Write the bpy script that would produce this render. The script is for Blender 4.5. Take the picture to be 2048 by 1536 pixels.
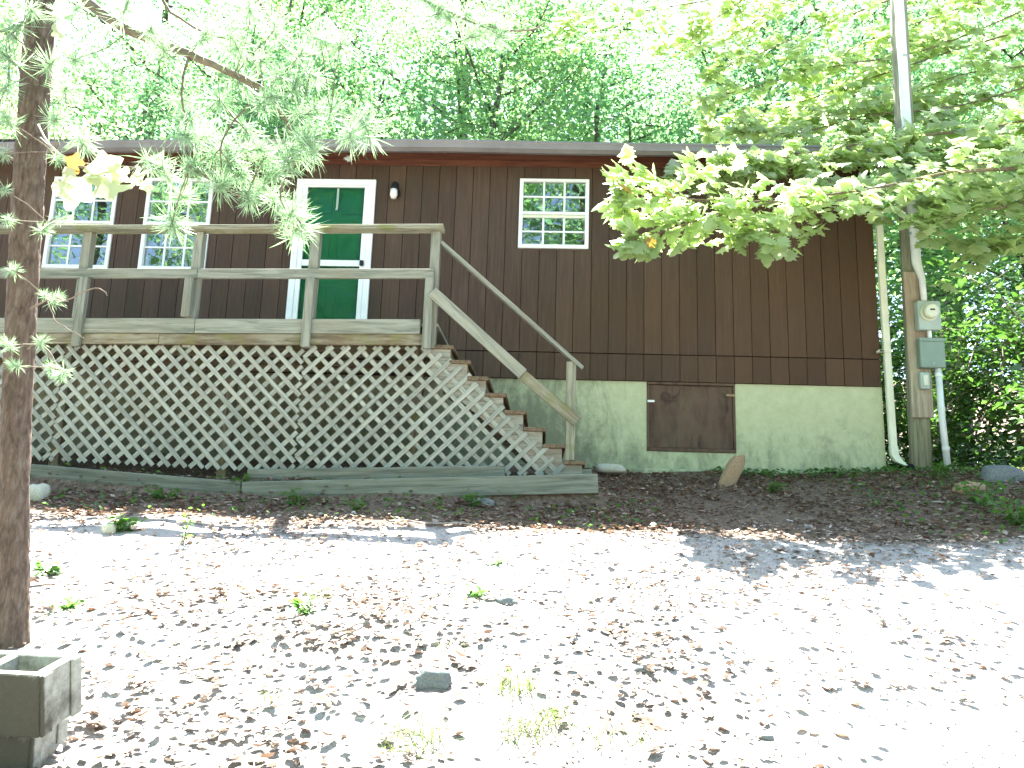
import bpy, bmesh, math, random
import numpy as np
from mathutils import Vector, Matrix, noise as mnoise

# ------------------------------------------------------------------ clear
for o in list(bpy.data.objects): bpy.data.objects.remove(o)
S = bpy.context.scene
COL = S.collection
rnd = random.Random(7)
rng = np.random.default_rng(11)

# ------------------------------------------------------------------ camera
FPX = 1587.904
YAW, PITCH, ROLL = -.04467, .18666, .03213
CAM = Vector((.58, -8.874, .043))
_w = Vector((math.sin(YAW)*math.cos(PITCH), math.cos(YAW)*math.cos(PITCH), math.sin(PITCH)))
_r0 = Vector((math.cos(YAW), -math.sin(YAW), 0)); _u0 = _r0.cross(_w)
_r = math.cos(ROLL)*_r0 + math.sin(ROLL)*_u0; _u = -math.sin(ROLL)*_r0 + math.cos(ROLL)*_u0
cd = bpy.data.cameras.new('camera'); cam = bpy.data.objects.new('camera', cd); COL.objects.link(cam)
cam.matrix_world = Matrix((( _r.x, _u.x, -_w.x, CAM.x), (_r.y, _u.y, -_w.y, CAM.y), (_r.z, _u.z, -_w.z, CAM.z), (0, 0, 0, 1)))
cd.sensor_fit = 'HORIZONTAL'; cd.sensor_width = 36; cd.lens = FPX/2048*36; cd.clip_end = 2000; cd.clip_start = .05
S.camera = cam

# ------------------------------------------------------------------ sky, sun, exposure
SUN_EL, SUN_AZ = math.radians(60), math.radians(-14)        # azimuth from +Y (behind the house) towards +X
wd = bpy.data.worlds.new('World'); S.world = wd; wd.use_nodes = True
nt = wd.node_tree; bg = nt.nodes['Background']
sky = nt.nodes.new('ShaderNodeTexSky'); sky.sky_type = 'NISHITA'; sky.sun_disc = False
sky.sun_elevation = SUN_EL; sky.sun_rotation = SUN_AZ; sky.air_density = 1.0; sky.dust_density = 1.5; sky.ozone_density = 1
nt.links.new(sky.outputs[0], bg.inputs[0]); bg.inputs[1].default_value = .065
sl = bpy.data.lights.new('sun', 'SUN'); sl.energy = 5.0; sl.angle = math.radians(.53); sl.color = (1, .975, .93)
sun = bpy.data.objects.new('sun', sl); COL.objects.link(sun)
sd = Vector((math.sin(SUN_AZ)*math.cos(SUN_EL), math.cos(SUN_AZ)*math.cos(SUN_EL), math.sin(SUN_EL)))
sun.rotation_euler = (-sd).to_track_quat('-Z', 'Y').to_euler(); sun.location = (0, 0, 30)
vs = S.view_settings; vs.view_transform = 'Standard'; vs.look = 'None'; vs.gamma = 1; vs.exposure = 3.42
vs.use_curve_mapping = False
S.render.engine = 'CYCLES'
S.cycles.max_bounces = 7; S.cycles.diffuse_bounces = 3; S.cycles.transmission_bounces = 4; S.cycles.glossy_bounces = 3; S.cycles.transparent_max_bounces = 12

def at(x, y, Y):
    """point on the vertical plane Y=const seen at photo pixel (x, y)"""
    d = _w + (x-1024)/FPX*_r - (y-768)/FPX*_u
    return CAM + d*((Y-CAM.y)/d.y)

# ------------------------------------------------------------------ materials
def mat(name, rough=.7, spec=.3):
    m = bpy.data.materials.new(name); m.use_nodes = True
    n = m.node_tree.nodes; p = n['Principled BSDF']
    p.inputs['Roughness'].default_value = rough; p.inputs['Specular IOR Level'].default_value = spec
    return m, m.node_tree, p
def N(t, kind, **kw):
    n = t.nodes.new(kind)
    for k, v in kw.items():
        if k.startswith('i_'):
            key = k[2:].replace('_', ' ')
            n.inputs[key].default_value = v
        else: setattr(n, k, v)
    return n
def ramp(t, fac, stops):
    r = t.nodes.new('ShaderNodeValToRGB'); e = r.color_ramp.elements
    while len(e) < len(stops): e.new(.5)
    for el, (p, c) in zip(e, stops): el.position = p; el.color = (*c, 1)
    t.links.new(fac, r.inputs[0]); return r.outputs[0]
def coords(t, scale=(1, 1, 1), kind='Object', rot=(0, 0, 0)):
    tc = t.nodes.new('ShaderNodeTexCoord'); mp = t.nodes.new('ShaderNodeMapping')
    mp.inputs['Scale'].default_value = scale; mp.inputs['Rotation'].default_value = rot
    t.links.new(tc.outputs[kind], mp.inputs[0]); return mp
def offset_random(t, mp, amt=20):
    oi = t.nodes.new('ShaderNodeObjectInfo'); mu = t.nodes.new('ShaderNodeMath'); mu.operation = 'MULTIPLY'; mu.inputs[1].default_value = amt
    t.links.new(oi.outputs['Random'], mu.inputs[0]); t.links.new(mu.outputs[0], mp.inputs['Location']); return oi
def noise(t, vec, scale, detail=4, rough=.6, dist=0):
    n = t.nodes.new('ShaderNodeTexNoise'); n.inputs['Scale'].default_value = scale; n.inputs['Detail'].default_value = detail
    n.inputs['Roughness'].default_value = rough; n.inputs['Distortion'].default_value = dist
    t.links.new(vec, n.inputs['Vector']); return n.outputs['Fac']
def mix(t, fac, a, b, mode='MIX'):
    m = t.nodes.new('ShaderNodeMix'); m.data_type = 'RGBA'; m.blend_type = mode
    if isinstance(fac, (int, float)): m.inputs[0].default_value = fac
    else: t.links.new(fac, m.inputs[0])
    for i, v in ((6, a), (7, b)):
        if isinstance(v, tuple): m.inputs[i].default_value = (*v, 1)
        else: t.links.new(v, m.inputs[i])
    return m.outputs[2]
def math_(t, op, a, b=None, clamp=False):
    m = t.nodes.new('ShaderNodeMath'); m.operation = op; m.use_clamp = clamp
    for i, v in ((0, a), (1, b)):
        if v is None: continue
        if isinstance(v, (int, float)): m.inputs[i].default_value = v
        else: t.links.new(v, m.inputs[i])
    return m.outputs[0]
def bump(t, p, h, strength=.3, dist=.01):
    b = t.nodes.new('ShaderNodeBump'); b.inputs['Strength'].default_value = strength; b.inputs['Distance'].default_value = dist
    t.links.new(h, b.inputs['Height']); t.links.new(b.outputs[0], p.inputs['Normal'])

def wood(name, dark, light, extra=None, grain=(1.5, 40, 14), rough=.75, var=.35, moss=None):
    m, t, p = mat(name, rough, .25)
    mp = coords(t, grain); oi = offset_random(t, mp)
    g = noise(t, mp.outputs[0], 1.6, 6, .65, .6)
    c = ramp(t, g, [(.36, dark), (.58, light)])
    mpc = coords(t, (grain[0]*.8, grain[1]*1.6, grain[2]*1.6)); offset_random(t, mpc, 13); cr_ = noise(t, mpc.outputs[0], 1.3, 3, .5, 1.2)
    c = mix(t, math_(t, 'MULTIPLY', ramp(t, cr_, [(.62, (0, 0, 0)), (.72, (1, 1, 1))]), .65), c, tuple(x*.45 for x in dark))
    mp2 = coords(t, (1, 1, 1)); offset_random(t, mp2, 31)
    b = noise(t, mp2.outputs[0], 2.5, 4)
    if extra: c = mix(t, math_(t, 'MULTIPLY', ramp(t, b, [(.45, (0, 0, 0)), (.75, (1, 1, 1))]), .7), c, extra)
    if moss:
        b2 = noise(t, mp2.outputs[0], 5, 5)
        c = mix(t, math_(t, 'MULTIPLY', ramp(t, b2, [(.5, (0, 0, 0)), (.7, (1, 1, 1))]), .75), c, moss)
    hs = t.nodes.new('ShaderNodeHueSaturation'); t.links.new(c, hs.inputs['Color'])
    t.links.new(math_(t, 'ADD', math_(t, 'MULTIPLY', oi.outputs['Random'], var), 1-var/2), hs.inputs['Value'])
    t.links.new(hs.outputs[0], p.inputs['Base Color']); bump(t, p, g, .35, .004)
    return m
def plain(name, c, rough=.5, spec=.4, var=.12, scale=6, metal=0):
    m, t, p = mat(name, rough, spec); mp = coords(t)
    f = noise(t, mp.outputs[0], scale, 5)
    col = ramp(t, f, [(.3, tuple(v*(1-var) for v in c)), (.7, tuple(min(1, v*(1+var)) for v in c))])
    t.links.new(col, p.inputs['Base Color']); p.inputs['Metallic'].default_value = metal
    bump(t, p, f, .08, .004); return m

def siding_mat():
    m, t, p = mat('siding_stain', .62, .16)
    mp = coords(t, (30, 30, 1.6)); oi = offset_random(t, mp, 9)
    g = noise(t, mp.outputs[0], 1.4, 6, .65)
    c = ramp(t, g, [(.25, (.046, .029, .021)), (.6, (.076, .049, .036)), (.8, (.098, .066, .050))])
    mp2 = coords(t, (.55, 1, .45)); b = noise(t, mp2.outputs[0], 1.1, 4)
    c = mix(t, math_(t, 'MULTIPLY', ramp(t, b, [(.4, (0, 0, 0)), (.68, (1, 1, 1))]), .55), c, (.072, .049, .028))
    mp3 = coords(t, (3, 3, .5)); b3 = noise(t, mp3.outputs[0], 1.2, 5)
    c = mix(t, math_(t, 'MULTIPLY', ramp(t, b3, [(.52, (0, 0, 0)), (.75, (1, 1, 1))]), .5), c, (.044, .038, .031))
    sx = t.nodes.new('ShaderNodeSeparateXYZ'); t.links.new(coords(t).outputs[0], sx.inputs[0])      # browner towards the right end
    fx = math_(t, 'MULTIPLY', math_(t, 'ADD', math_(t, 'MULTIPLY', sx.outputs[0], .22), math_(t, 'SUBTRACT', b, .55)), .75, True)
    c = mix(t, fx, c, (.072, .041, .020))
    hs = t.nodes.new('ShaderNodeHueSaturation'); t.links.new(c, hs.inputs['Color'])
    t.links.new(math_(t, 'ADD', math_(t, 'MULTIPLY', oi.outputs['Random'], .3), .85), hs.inputs['Value'])
    t.links.new(hs.outputs[0], p.inputs['Base Color']); bump(t, p, g, .25, .004)
    return m
def foundation_mat():
    m, t, p = mat('foundation_paint', .85, .2)
    mp = coords(t); f = noise(t, mp.outputs[0], 9, 6, .7)
    c = ramp(t, f, [(.3, (.38, .42, .26)), (.7, (.47, .51, .335))])
    sep = t.nodes.new('ShaderNodeSeparateXYZ'); tc = t.nodes.new('ShaderNodeTexCoord'); t.links.new(tc.outputs['Object'], sep.inputs[0])
    mp2 = coords(t, (2.2, 1, .8)); s = noise(t, mp2.outputs[0], 2.4, 7, .72, .4)
    # mildew: rises from the ground in ragged tongues, heaviest beside the stairs
    low = math_(t, 'MULTIPLY', math_(t, 'SUBTRACT', 1.55, sep.outputs[2]), 1.25, True)
    leftw = math_(t, 'MULTIPLY', math_(t, 'SUBTRACT', 1.7, sep.outputs[0]), .9, True)
    k = math_(t, 'ADD', math_(t, 'MULTIPLY', low, .50), math_(t, 'MULTIPLY', leftw, .66))
    k = math_(t, 'ADD', k, math_(t, 'MULTIPLY', math_(t, 'SUBTRACT', s, .5), 1.9))
    s2 = noise(t, coords(t, (1.3, 1, 1)).outputs[0], 11, 7, .75, .8); k = math_(t, 'ADD', k, math_(t, 'MULTIPLY', math_(t, 'SUBTRACT', s2, .5), .9))
    c = mix(t, math_(t, 'MULTIPLY', ramp(t, k, [(.22, (0, 0, 0)), (.85, (1, 1, 1))]), .78), c, (.11, .125, .085))
    t.links.new(c, p.inputs['Base Color']); bump(t, p, f, .4, .01); return m
def leaf_mat(name, cols, trans=.5, tcol=None, rough=.5, back=1.0):
    m = bpy.data.materials.new(name); m.use_nodes = True; t = m.node_tree; p = t.nodes['Principled BSDF']; out = t.nodes['Material Output']
    p.inputs['Roughness'].default_value = rough; p.inputs['Specular IOR Level'].default_value = .35
    a = t.nodes.new('ShaderNodeAttribute'); a.attribute_name = 'v'
    oi = t.nodes.new('ShaderNodeObjectInfo')
    f = math_(t, 'FRACT', math_(t, 'ADD', a.outputs['Fac'], oi.outputs['Random']))
    n = len(cols); c = ramp(t, f, [(i/(n-1) if n > 1 else 0, q) for i, q in enumerate(cols)])
    t.links.new(c, p.inputs['Base Color'])
    if trans:
        tr = t.nodes.new('ShaderNodeBsdfTranslucent'); ms = t.nodes.new('ShaderNodeMixShader'); ms.inputs[0].default_value = trans
        tc = mix(t, 1.0, c, tcol or (1.6, 2.0, .8), 'MULTIPLY'); t.links.new(tc, tr.inputs[0])
        t.links.new(p.outputs[0], ms.inputs[1]); t.links.new(tr.outputs[0], ms.inputs[2]); t.links.new(ms.outputs[0], out.inputs[0])
    return m
def bark_mat(name, c1, c2, c3, sc=(9, 9, 3), strength=.9):
    m, t, p = mat(name, .9, .15); mp = coords(t, sc)
    v = t.nodes.new('ShaderNodeTexVoronoi'); v.feature = 'DISTANCE_TO_EDGE'; v.inputs['Scale'].default_value = 1.6
    nz = t.nodes.new('ShaderNodeTexNoise'); nz.inputs['Scale'].default_value = 1.4; nz.inputs['Detail'].default_value = 6
    t.links.new(mp.outputs[0], nz.inputs['Vector'])
    wv = mix(t, .55, mp.outputs[0], nz.outputs['Color']); t.links.new(wv, v.inputs['Vector'])
    f = noise(t, mp.outputs[0], 2.3, 6, .7)
    c = ramp(t, f, [(.3, c1), (.52, c2), (.72, c3)])
    e = ramp(t, v.outputs['Distance'], [(0, (.62, .62, .62)), (.07, (1, 1, 1))])
    c = mix(t, e, tuple(x*.35 for x in c1), c); t.links.new(c, p.inputs['Base Color'])
    bump(t, p, math_(t, 'ADD', v.outputs['Distance'], math_(t, 'MULTIPLY', f, .4)), strength, .03); return m
def glass_mat(name, refl=.3, tint=(.75, .8, .78)):
    m = bpy.data.materials.new(name); m.use_nodes = True; t = m.node_tree; out = t.nodes['Material Output']
    t.nodes.remove(t.nodes['Principled BSDF'])
    g = t.nodes.new('ShaderNodeBsdfGlossy'); g.inputs['Roughness'].default_value = .015; g.inputs[0].default_value = (.95, .98, 1, 1)
    tr = t.nodes.new('ShaderNodeBsdfTransparent'); tr.inputs[0].default_value = (*tint, 1)
    mp = coords(t); nz = noise(t, mp.outputs[0], 2.5, 2)
    b = t.nodes.new('ShaderNodeBump'); b.inputs['Strength'].default_value = .06; b.inputs['Distance'].default_value = .02
    t.links.new(nz, b.inputs['Height']); t.links.new(b.outputs[0], g.inputs['Normal'])
    fr = t.nodes.new('ShaderNodeFresnel'); fr.inputs[0].default_value = 1.5 if refl > .1 else 1.12
    k = math_(t, 'ADD', fr.outputs[0], refl, True)
    ms = t.nodes.new('ShaderNodeMixShader'); t.links.new(k, ms.inputs[0])
    t.links.new(tr.outputs[0], ms.inputs[1]); t.links.new(g.outputs[0], ms.inputs[2]); t.links.new(ms.outputs[0], out.inputs[0]); return m

M = {}
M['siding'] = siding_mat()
M['backing'] = plain('dark_backing', (.034, .024, .018), .9, .1)
M['soffit'] = wood('red_brown_stain', (.07, .026, .016), (.125, .05, .03), None, (1.5, 30, 30), .65)
M['fascia'] = wood('fascia_wood', (.10, .075, .03), (.20, .15, .06), (.06, .04, .025), (1.2, 30, 30))
M['gutter'] = plain('gutter_metal', (.17, .165, .17), .42, .5, .15, 3)
M['white'] = plain('white_paint', (.74, .78, .76), .4, .4, .05, 8)
M['cream'] = plain('cream_paint', (.66, .70, .55), .45, .4, .1, 3)
M['green'] = plain('green_door_paint', (.007, .13, .045), .42, .15, .08, 4)
M['black'] = plain('black_plastic', (.012, .012, .013), .5, .3)
M['foundation'] = foundation_mat()
M['deck'] = wood('weathered_deck_wood', (.125, .14, .11), (.245, .26, .21), (.20, .19, .13), (1.2, 26, 16), .8, .2)
M['deckmoss'] = wood('mossy_deck_wood', (.11, .115, .08), (.25, .255, .185), (.19, .145, .08), (1.2, 26, 16), .85, .2, (.13, .16, .05))
M['rim'] = wood('stained_rim_wood', (.10, .08, .05), (.24, .23, .165), (.16, .10, .045), (1.6, 18, 14), .85, .2, (.16, .18, .06))
M['lattice'] = wood('lattice_wood', (.19, .21, .175), (.315, .34, .29), (.28, .27, .21), (2, 40, 40), .85, .3)
M['tread'] = wood('tread_wood', (.07, .05, .03), (.16, .125, .08), (.13, .065, .025), (2, 22, 22), .85, .2)
M['stringer'] = wood('stringer_wood', (.14, .14, .11), (.27, .275, .225), (.18, .135, .09), (1.5, 20, 20), .85, .2)
M['oldboard'] = wood('grey_ground_board', (.085, .10, .08), (.185, .205, .165), (.13, .13, .09), (1.0, 22, 16), .85, .2)
M['hatch'] = wood('hatch_plywood', (.060, .036, .026), (.105, .066, .046), (.12, .095, .06), (6, 6, 1.5), .7, .1)
M['concrete'] = None
M['pinebark'] = bark_mat('pine_bark', (.065, .048, .039), (.125, .09, .07), (.18, .16, .135), (20, 20, 5.5), .6)
M['bark'] = bark_mat('grey_bark', (.055, .05, .042), (.12, .11, .09), (.19, .18, .15), (7, 7, 2.2))
M['twig'] = plain('twig_bark', (.16, .13, .10), .85, .15, .3, 30)
M['paletwig'] = plain('pale_twig_bark', (.33, .30, .25), .8, .2, .3, 30)
M['pole'] = wood('utility_pole_wood', (.13, .14, .09), (.26, .27, .19), (.18, .19, .11), (26, 26, 1.2), .85, .1)
M['poleboard'] = wood('pole_board_wood', (.20, .18, .125), (.34, .32, .23), (.26, .17, .12), (22, 10, 1.2), .85, .1)
M['meter'] = plain('grey_green_metal', (.30, .38, .33), .45, .5, .08)
M['meter2'] = plain('dark_grey_green_metal', (.17, .25, .20), .45, .5, .08)
M['conduit'] = plain('pale_conduit', (.62, .68, .67), .35, .5, .08)
M['stone'] = plain('grey_stone', (.15, .165, .16), .9, .2, .4, 12)
M['brownstone'] = plain('brown_stone', (.30, .215, .13), .9, .2, .35, 14)
M['palestone'] = plain('pale_stone', (.42, .42, .34), .9, .2, .3, 10)
M['glass'] = glass_mat('window_glass', .13)
M['stormglass'] = glass_mat('storm_glass', .004, (.88, .92, .9))
M['lampglass'] = plain('frosted_lamp_glass', (.75, .75, .68), .2, .5, .05)
M['dial'] = plain('meter_dial', (.52, .56, .42), .25, .5, .1)
M['room'] = plain('room_wall', (.14, .13, .12), .9, .1)
M['roof'] = plain('roof_shingle', (.10, .095, .09), .9, .1, .3, 30)
G = [(.09, .18, .10), (.12, .22, .12), (.15, .24, .13), (.09, .19, .13), (.17, .25, .13)]
M['leaf'] = leaf_mat('woodland_leaf', G, .6, (2.1, 2.3, 1.7), .35)
M['leaf2'] = leaf_mat('woodland_leaf_pale', [(.11, .20, .09), (.14, .23, .10), (.18, .27, .11), (.12, .22, .12)], .6, (2.1, 2.3, 1.8), .35)
M['maple'] = leaf_mat('maple_leaf', [(.30, .38, .20), (.36, .43, .26), (.27, .36, .18), (.39, .45, .30)], .56, (1.9, 2.0, 1.3), .35)
M['maple_odd'] = leaf_mat('turning_leaf', [(.35, .20, .04), (.30, .22, .05)], .5, (1.5, 1.3, 1))
M['needle'] = leaf_mat('pine_needle', [(.22, .32, .24), (.30, .38, .32), (.18, .29, .18), (.34, .40, .36)], .35, (1.5, 1.8, 1.1), .4)
M['vine'] = leaf_mat('yellowing_vine_leaf', [(.36, .40, .24), (.40, .43, .28), (.38, .41, .25)], .5, (1.3, 1.4, 1.3))
M['vine_orange'] = leaf_mat('orange_vine_leaf', [(.36, .19, .04), (.40, .22, .05)], .5, (1.4, 1.2, 1))
M['shrubleaf'] = leaf_mat('laurel_leaf', [(.04, .09, .03), (.06, .12, .035), (.08, .14, .05), (.06, .13, .04)], .35, (1.7, 2.1, .9), .22)
M['shrubleaf'].node_tree.nodes['Principled BSDF'].inputs['Specular IOR Level'].default_value = .7
M['weed'] = leaf_mat('weed_leaf', [(.06, .13, .03), (.09, .17, .04), (.07, .15, .05)], .45, (1.6, 2, 1))
M['grass'] = leaf_mat('grass_blade', [(.09, .15, .03), (.14, .19, .05), (.20, .20, .09)], .4, (1.5, 1.7, 1))
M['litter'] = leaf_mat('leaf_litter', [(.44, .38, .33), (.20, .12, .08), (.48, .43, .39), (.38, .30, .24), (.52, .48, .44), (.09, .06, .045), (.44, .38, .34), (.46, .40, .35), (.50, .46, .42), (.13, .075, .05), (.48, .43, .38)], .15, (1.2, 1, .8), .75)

M['shadeleaf'] = leaf_mat('shade_toned_leaf', [(.20, .135, .095), (.28, .20, .145), (.13, .085, .06), (.34, .26, .20), (.18, .105, .07), (.38, .31, .25), (.15, .10, .07)], .1, (1.2, 1, .8), .7)  # litter inside the cabin shadow: shade painted into the browns
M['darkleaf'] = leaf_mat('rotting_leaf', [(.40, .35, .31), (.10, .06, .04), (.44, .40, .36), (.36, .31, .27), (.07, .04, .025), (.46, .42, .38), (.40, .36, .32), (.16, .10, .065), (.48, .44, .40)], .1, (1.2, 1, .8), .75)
def concrete_mat():
    m, t, p = mat('block_concrete', .95, .15); mp = coords(t)
    f = noise(t, mp.outputs[0], 60, 6, .75); b = noise(t, mp.outputs[0], 6, 5, .7)
    c = ramp(t, f, [(.3, (.24, .25, .22)), (.7, (.40, .41, .36))])
    sb = t.nodes.new('ShaderNodeSeparateXYZ'); t.links.new(mp.outputs[0], sb.inputs[0])      # one long face is darker brown
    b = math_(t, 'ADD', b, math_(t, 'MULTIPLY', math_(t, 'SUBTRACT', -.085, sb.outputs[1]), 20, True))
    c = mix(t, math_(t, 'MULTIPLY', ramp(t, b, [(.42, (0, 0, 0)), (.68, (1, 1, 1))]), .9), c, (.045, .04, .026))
    t.links.new(c, p.inputs['Base Color']); bump(t, p, f, .8, .006); return m
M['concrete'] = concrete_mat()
def ground_mat():
    m, t, p = mat('forest_dirt', .95, .1); mp = coords(t)
    a = t.nodes.new('ShaderNodeAttribute'); a.attribute_name = 'pale'
    f = noise(t, mp.outputs[0], 22, 8, .75); b = noise(t, mp.outputs[0], 2.2, 6, .7); e = noise(t, mp.outputs[0], 70, 4, .7)
    dark = ramp(t, f, [(.28, (.075, .052, .037)), (.5, (.19, .137, .10)), (.68, (.30, .235, .185))])
    pale = ramp(t, f, [(.25, (.30, .26, .235)), (.5, (.46, .43, .405)), (.75, (.56, .53, .51))])
    k = math_(t, 'ADD', a.outputs['Fac'], math_(t, 'MULTIPLY', math_(t, 'SUBTRACT', b, .5), 1.3))
    c = mix(t, ramp(t, k, [(.3, (0, 0, 0)), (.7, (1, 1, 1))]), dark, pale)
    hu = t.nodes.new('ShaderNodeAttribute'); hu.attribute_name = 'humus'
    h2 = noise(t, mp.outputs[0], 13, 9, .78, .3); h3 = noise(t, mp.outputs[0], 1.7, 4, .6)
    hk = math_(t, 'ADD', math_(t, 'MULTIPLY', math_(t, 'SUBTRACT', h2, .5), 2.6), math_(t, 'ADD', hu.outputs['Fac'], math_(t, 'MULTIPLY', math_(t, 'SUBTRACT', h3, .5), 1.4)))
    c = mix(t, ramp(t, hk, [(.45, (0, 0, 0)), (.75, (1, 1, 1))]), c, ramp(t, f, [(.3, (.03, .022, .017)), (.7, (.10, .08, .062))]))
    mo = t.nodes.new('ShaderNodeAttribute'); mo.attribute_name = 'moss'
    c = mix(t, math_(t, 'MULTIPLY', math_(t, 'ADD', mo.outputs['Fac'], math_(t, 'SUBTRACT', b, .5), True), .85), c, (.028, .042, .014))
    t.links.new(c, p.inputs['Base Color'])
    bump(t, p, math_(t, 'ADD', f, math_(t, 'MULTIPLY', e, .5)), .9, .03); return m
M['ground'] = ground_mat()

# ------------------------------------------------------------------ object helpers
WM = {}
def tag(o, label=None, cat=None, group=None, kind=None):
    if label: o['label'] = label
    if cat: o['category'] = cat
    if group: o['group'] = group
    if kind: o['kind'] = kind
    return o
def link(o, parent=None, mtx=None):
    COL.objects.link(o); mtx = mtx or Matrix.Identity(4)
    o.matrix_basis = mtx; WM[o] = mtx
    if parent is not None:
        o.parent = parent; o.matrix_parent_inverse = WM[parent].inverted()
    return o
def thing(name, loc, label, cat, group=None):
    o = bpy.data.objects.new(name, None); o.empty_display_size = .1
    link(o, None, Matrix.Translation(Vector(loc))); return tag(o, label, cat, group)
def mesh_np(name, V, F, material, smooth=False, v=None):
    """V (n,3); F (m,k) constant k"""
    V = np.asarray(V, np.float32); F = np.asarray(F, np.int32); k = F.shape[1]
    me = bpy.data.meshes.new(name); me.vertices.add(len(V)); me.vertices.foreach_set('co', V.ravel())
    me.loops.add(F.size); me.loops.foreach_set('vertex_index', F.ravel())
    me.polygons.add(len(F)); me.polygons.foreach_set('loop_start', np.arange(0, F.size, k, dtype=np.int32))
    try: me.polygons.foreach_set('loop_total', np.full(len(F), k, np.int32))
    except Exception: pass
    if v is not None:
        at_ = me.attributes.new('v', 'FLOAT', 'POINT'); at_.data.foreach_set('value', np.asarray(v, np.float32))
    if smooth: me.polygons.foreach_set('use_smooth', np.ones(len(F), bool))
    me.update(calc_edges=True); me.validate()
    if material: me.materials.append(M[material])
    return me
class MB:
    def __init__(s): s.v = []; s.f = []
    def box(s, x0, x1, y0, y1, z0, z1):
        b = len(s.v)
        s.v += [(x, y, z) for x in (x0, x1) for y in (y0, y1) for z in (z0, z1)]
        s.f += [tuple(b+i for i in q) for q in ((0, 1, 3, 2), (4, 6, 7, 5), (0, 4, 5, 1), (2, 3, 7, 6), (0, 2, 6, 4), (1, 5, 7, 3))]; return s
    def ring(s, x0, x1, z0, z1, wl, wr, wb, wt, y0, y1):
        b = len(s.v); O = [(x0, z0), (x1, z0), (x1, z1), (x0, z1)]; I = [(x0+wl, z0+wb), (x1-wr, z0+wb), (x1-wr, z1-wt), (x0+wl, z1-wt)]
        for y in (y0, y1):
            for (x, z) in O+I: s.v.append((x, y, z))
        for k in range(4):
            j = (k+1) % 4
            s.f += [(b+k, b+j, b+4+j, b+4+k), (b+8+j, b+8+k, b+12+k, b+12+j), (b+j, b+k, b+8+k, b+8+j), (b+4+k, b+4+j, b+12+j, b+12+k)]
        return s
    def prism(s, pts, ax, a0, a1):
        """polygon of 2-D points extruded along axis ax ('x','y','z')"""
        b = len(s.v); n = len(pts)
        for a in (a0, a1):
            for (p, q) in pts: s.v.append({'x': (a, p, q), 'y': (p, a, q), 'z': (p, q, a)}[ax])
        s.f.append(tuple(range(b, b+n))); s.f.append(tuple(range(b+2*n-1, b+n-1, -1)))
        for i in range(n): j = (i+1) % n; s.f.append((b+i, b+n+i, b+n+j, b+j))
        return s
    def tube(s, pts, rad, n=8, cap=True):
        pts = [Vector(p) for p in pts]; b = len(s.v); m = len(pts)
        if not hasattr(rad, '__len__'): rad = [rad]*m
        up = None
        for i, p in enumerate(pts):
            d = (pts[min(i+1, m-1)]-pts[max(i-1, 0)]).normalized()
            if up is None:
                up = d.orthogonal().normalized()
            else:
                up = (up - d*up.dot(d)).normalized()
            q = d.cross(up)
            for k in range(n):
                a = 2*math.pi*k/n; s.v.append(tuple(p + (up*math.cos(a)+q*math.sin(a))*rad[i]))
        for i in range(m-1):
            for k in range(n):
                k2 = (k+1) % n; s.f.append((b+i*n+k, b+i*n+k2, b+(i+1)*n+k2, b+(i+1)*n+k))
        if cap:
            s.f.append(tuple(b+k for k in reversed(range(n)))); s.f.append(tuple(b+(m-1)*n+k for k in range(n)))
        return s
    def mesh(s, name, material, bevel=0, smooth=False):
        me = bpy.data.meshes.new(name); me.from_pydata([tuple(v) for v in s.v], [], s.f)
        bm = bmesh.new(); bm.from_mesh(me); bmesh.ops.recalc_face_normals(bm, faces=bm.faces)
        if bevel: bmesh.ops.bevel(bm, geom=bm.edges[:], offset=bevel, segments=1, affect='EDGES', profile=.5)
        if smooth:
            for f in bm.faces: f.smooth = True
        bm.to_mesh(me); bm.free(); me.materials.append(M[material]); return me
    def build(s, name, material, parent=None, bevel=0, smooth=False, mtx=None):
        return link(bpy.data.objects.new(name, s.mesh(name, material, bevel, smooth)), parent, mtx)
BOXC = {}
def board(name, a, b, w, t, nrm, material, parent=None, bev=.003):
    """plank: centre line a-b, width w, thickness t along nrm"""
    a = Vector(a); b = Vector(b); d = b-a; L = d.length; d.normalize(); n = Vector(nrm); n = (n-d*n.dot(d)).normalized(); z = d.cross(n)
    key = (round(L, 3), round(w, 3), round(t, 3), material, bev)
    if key not in BOXC: BOXC[key] = MB().box(-L/2, L/2, -t/2, t/2, -w/2, w/2).mesh(name, material, bev)
    c = (a+b)/2
    m = Matrix(((d.x, n.x, z.x, c.x), (d.y, n.y, z.y, c.y), (d.z, n.z, z.z, c.z), (0, 0, 0, 1)))
    return link(bpy.data.objects.new(name, BOXC[key]), parent, m)

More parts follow.
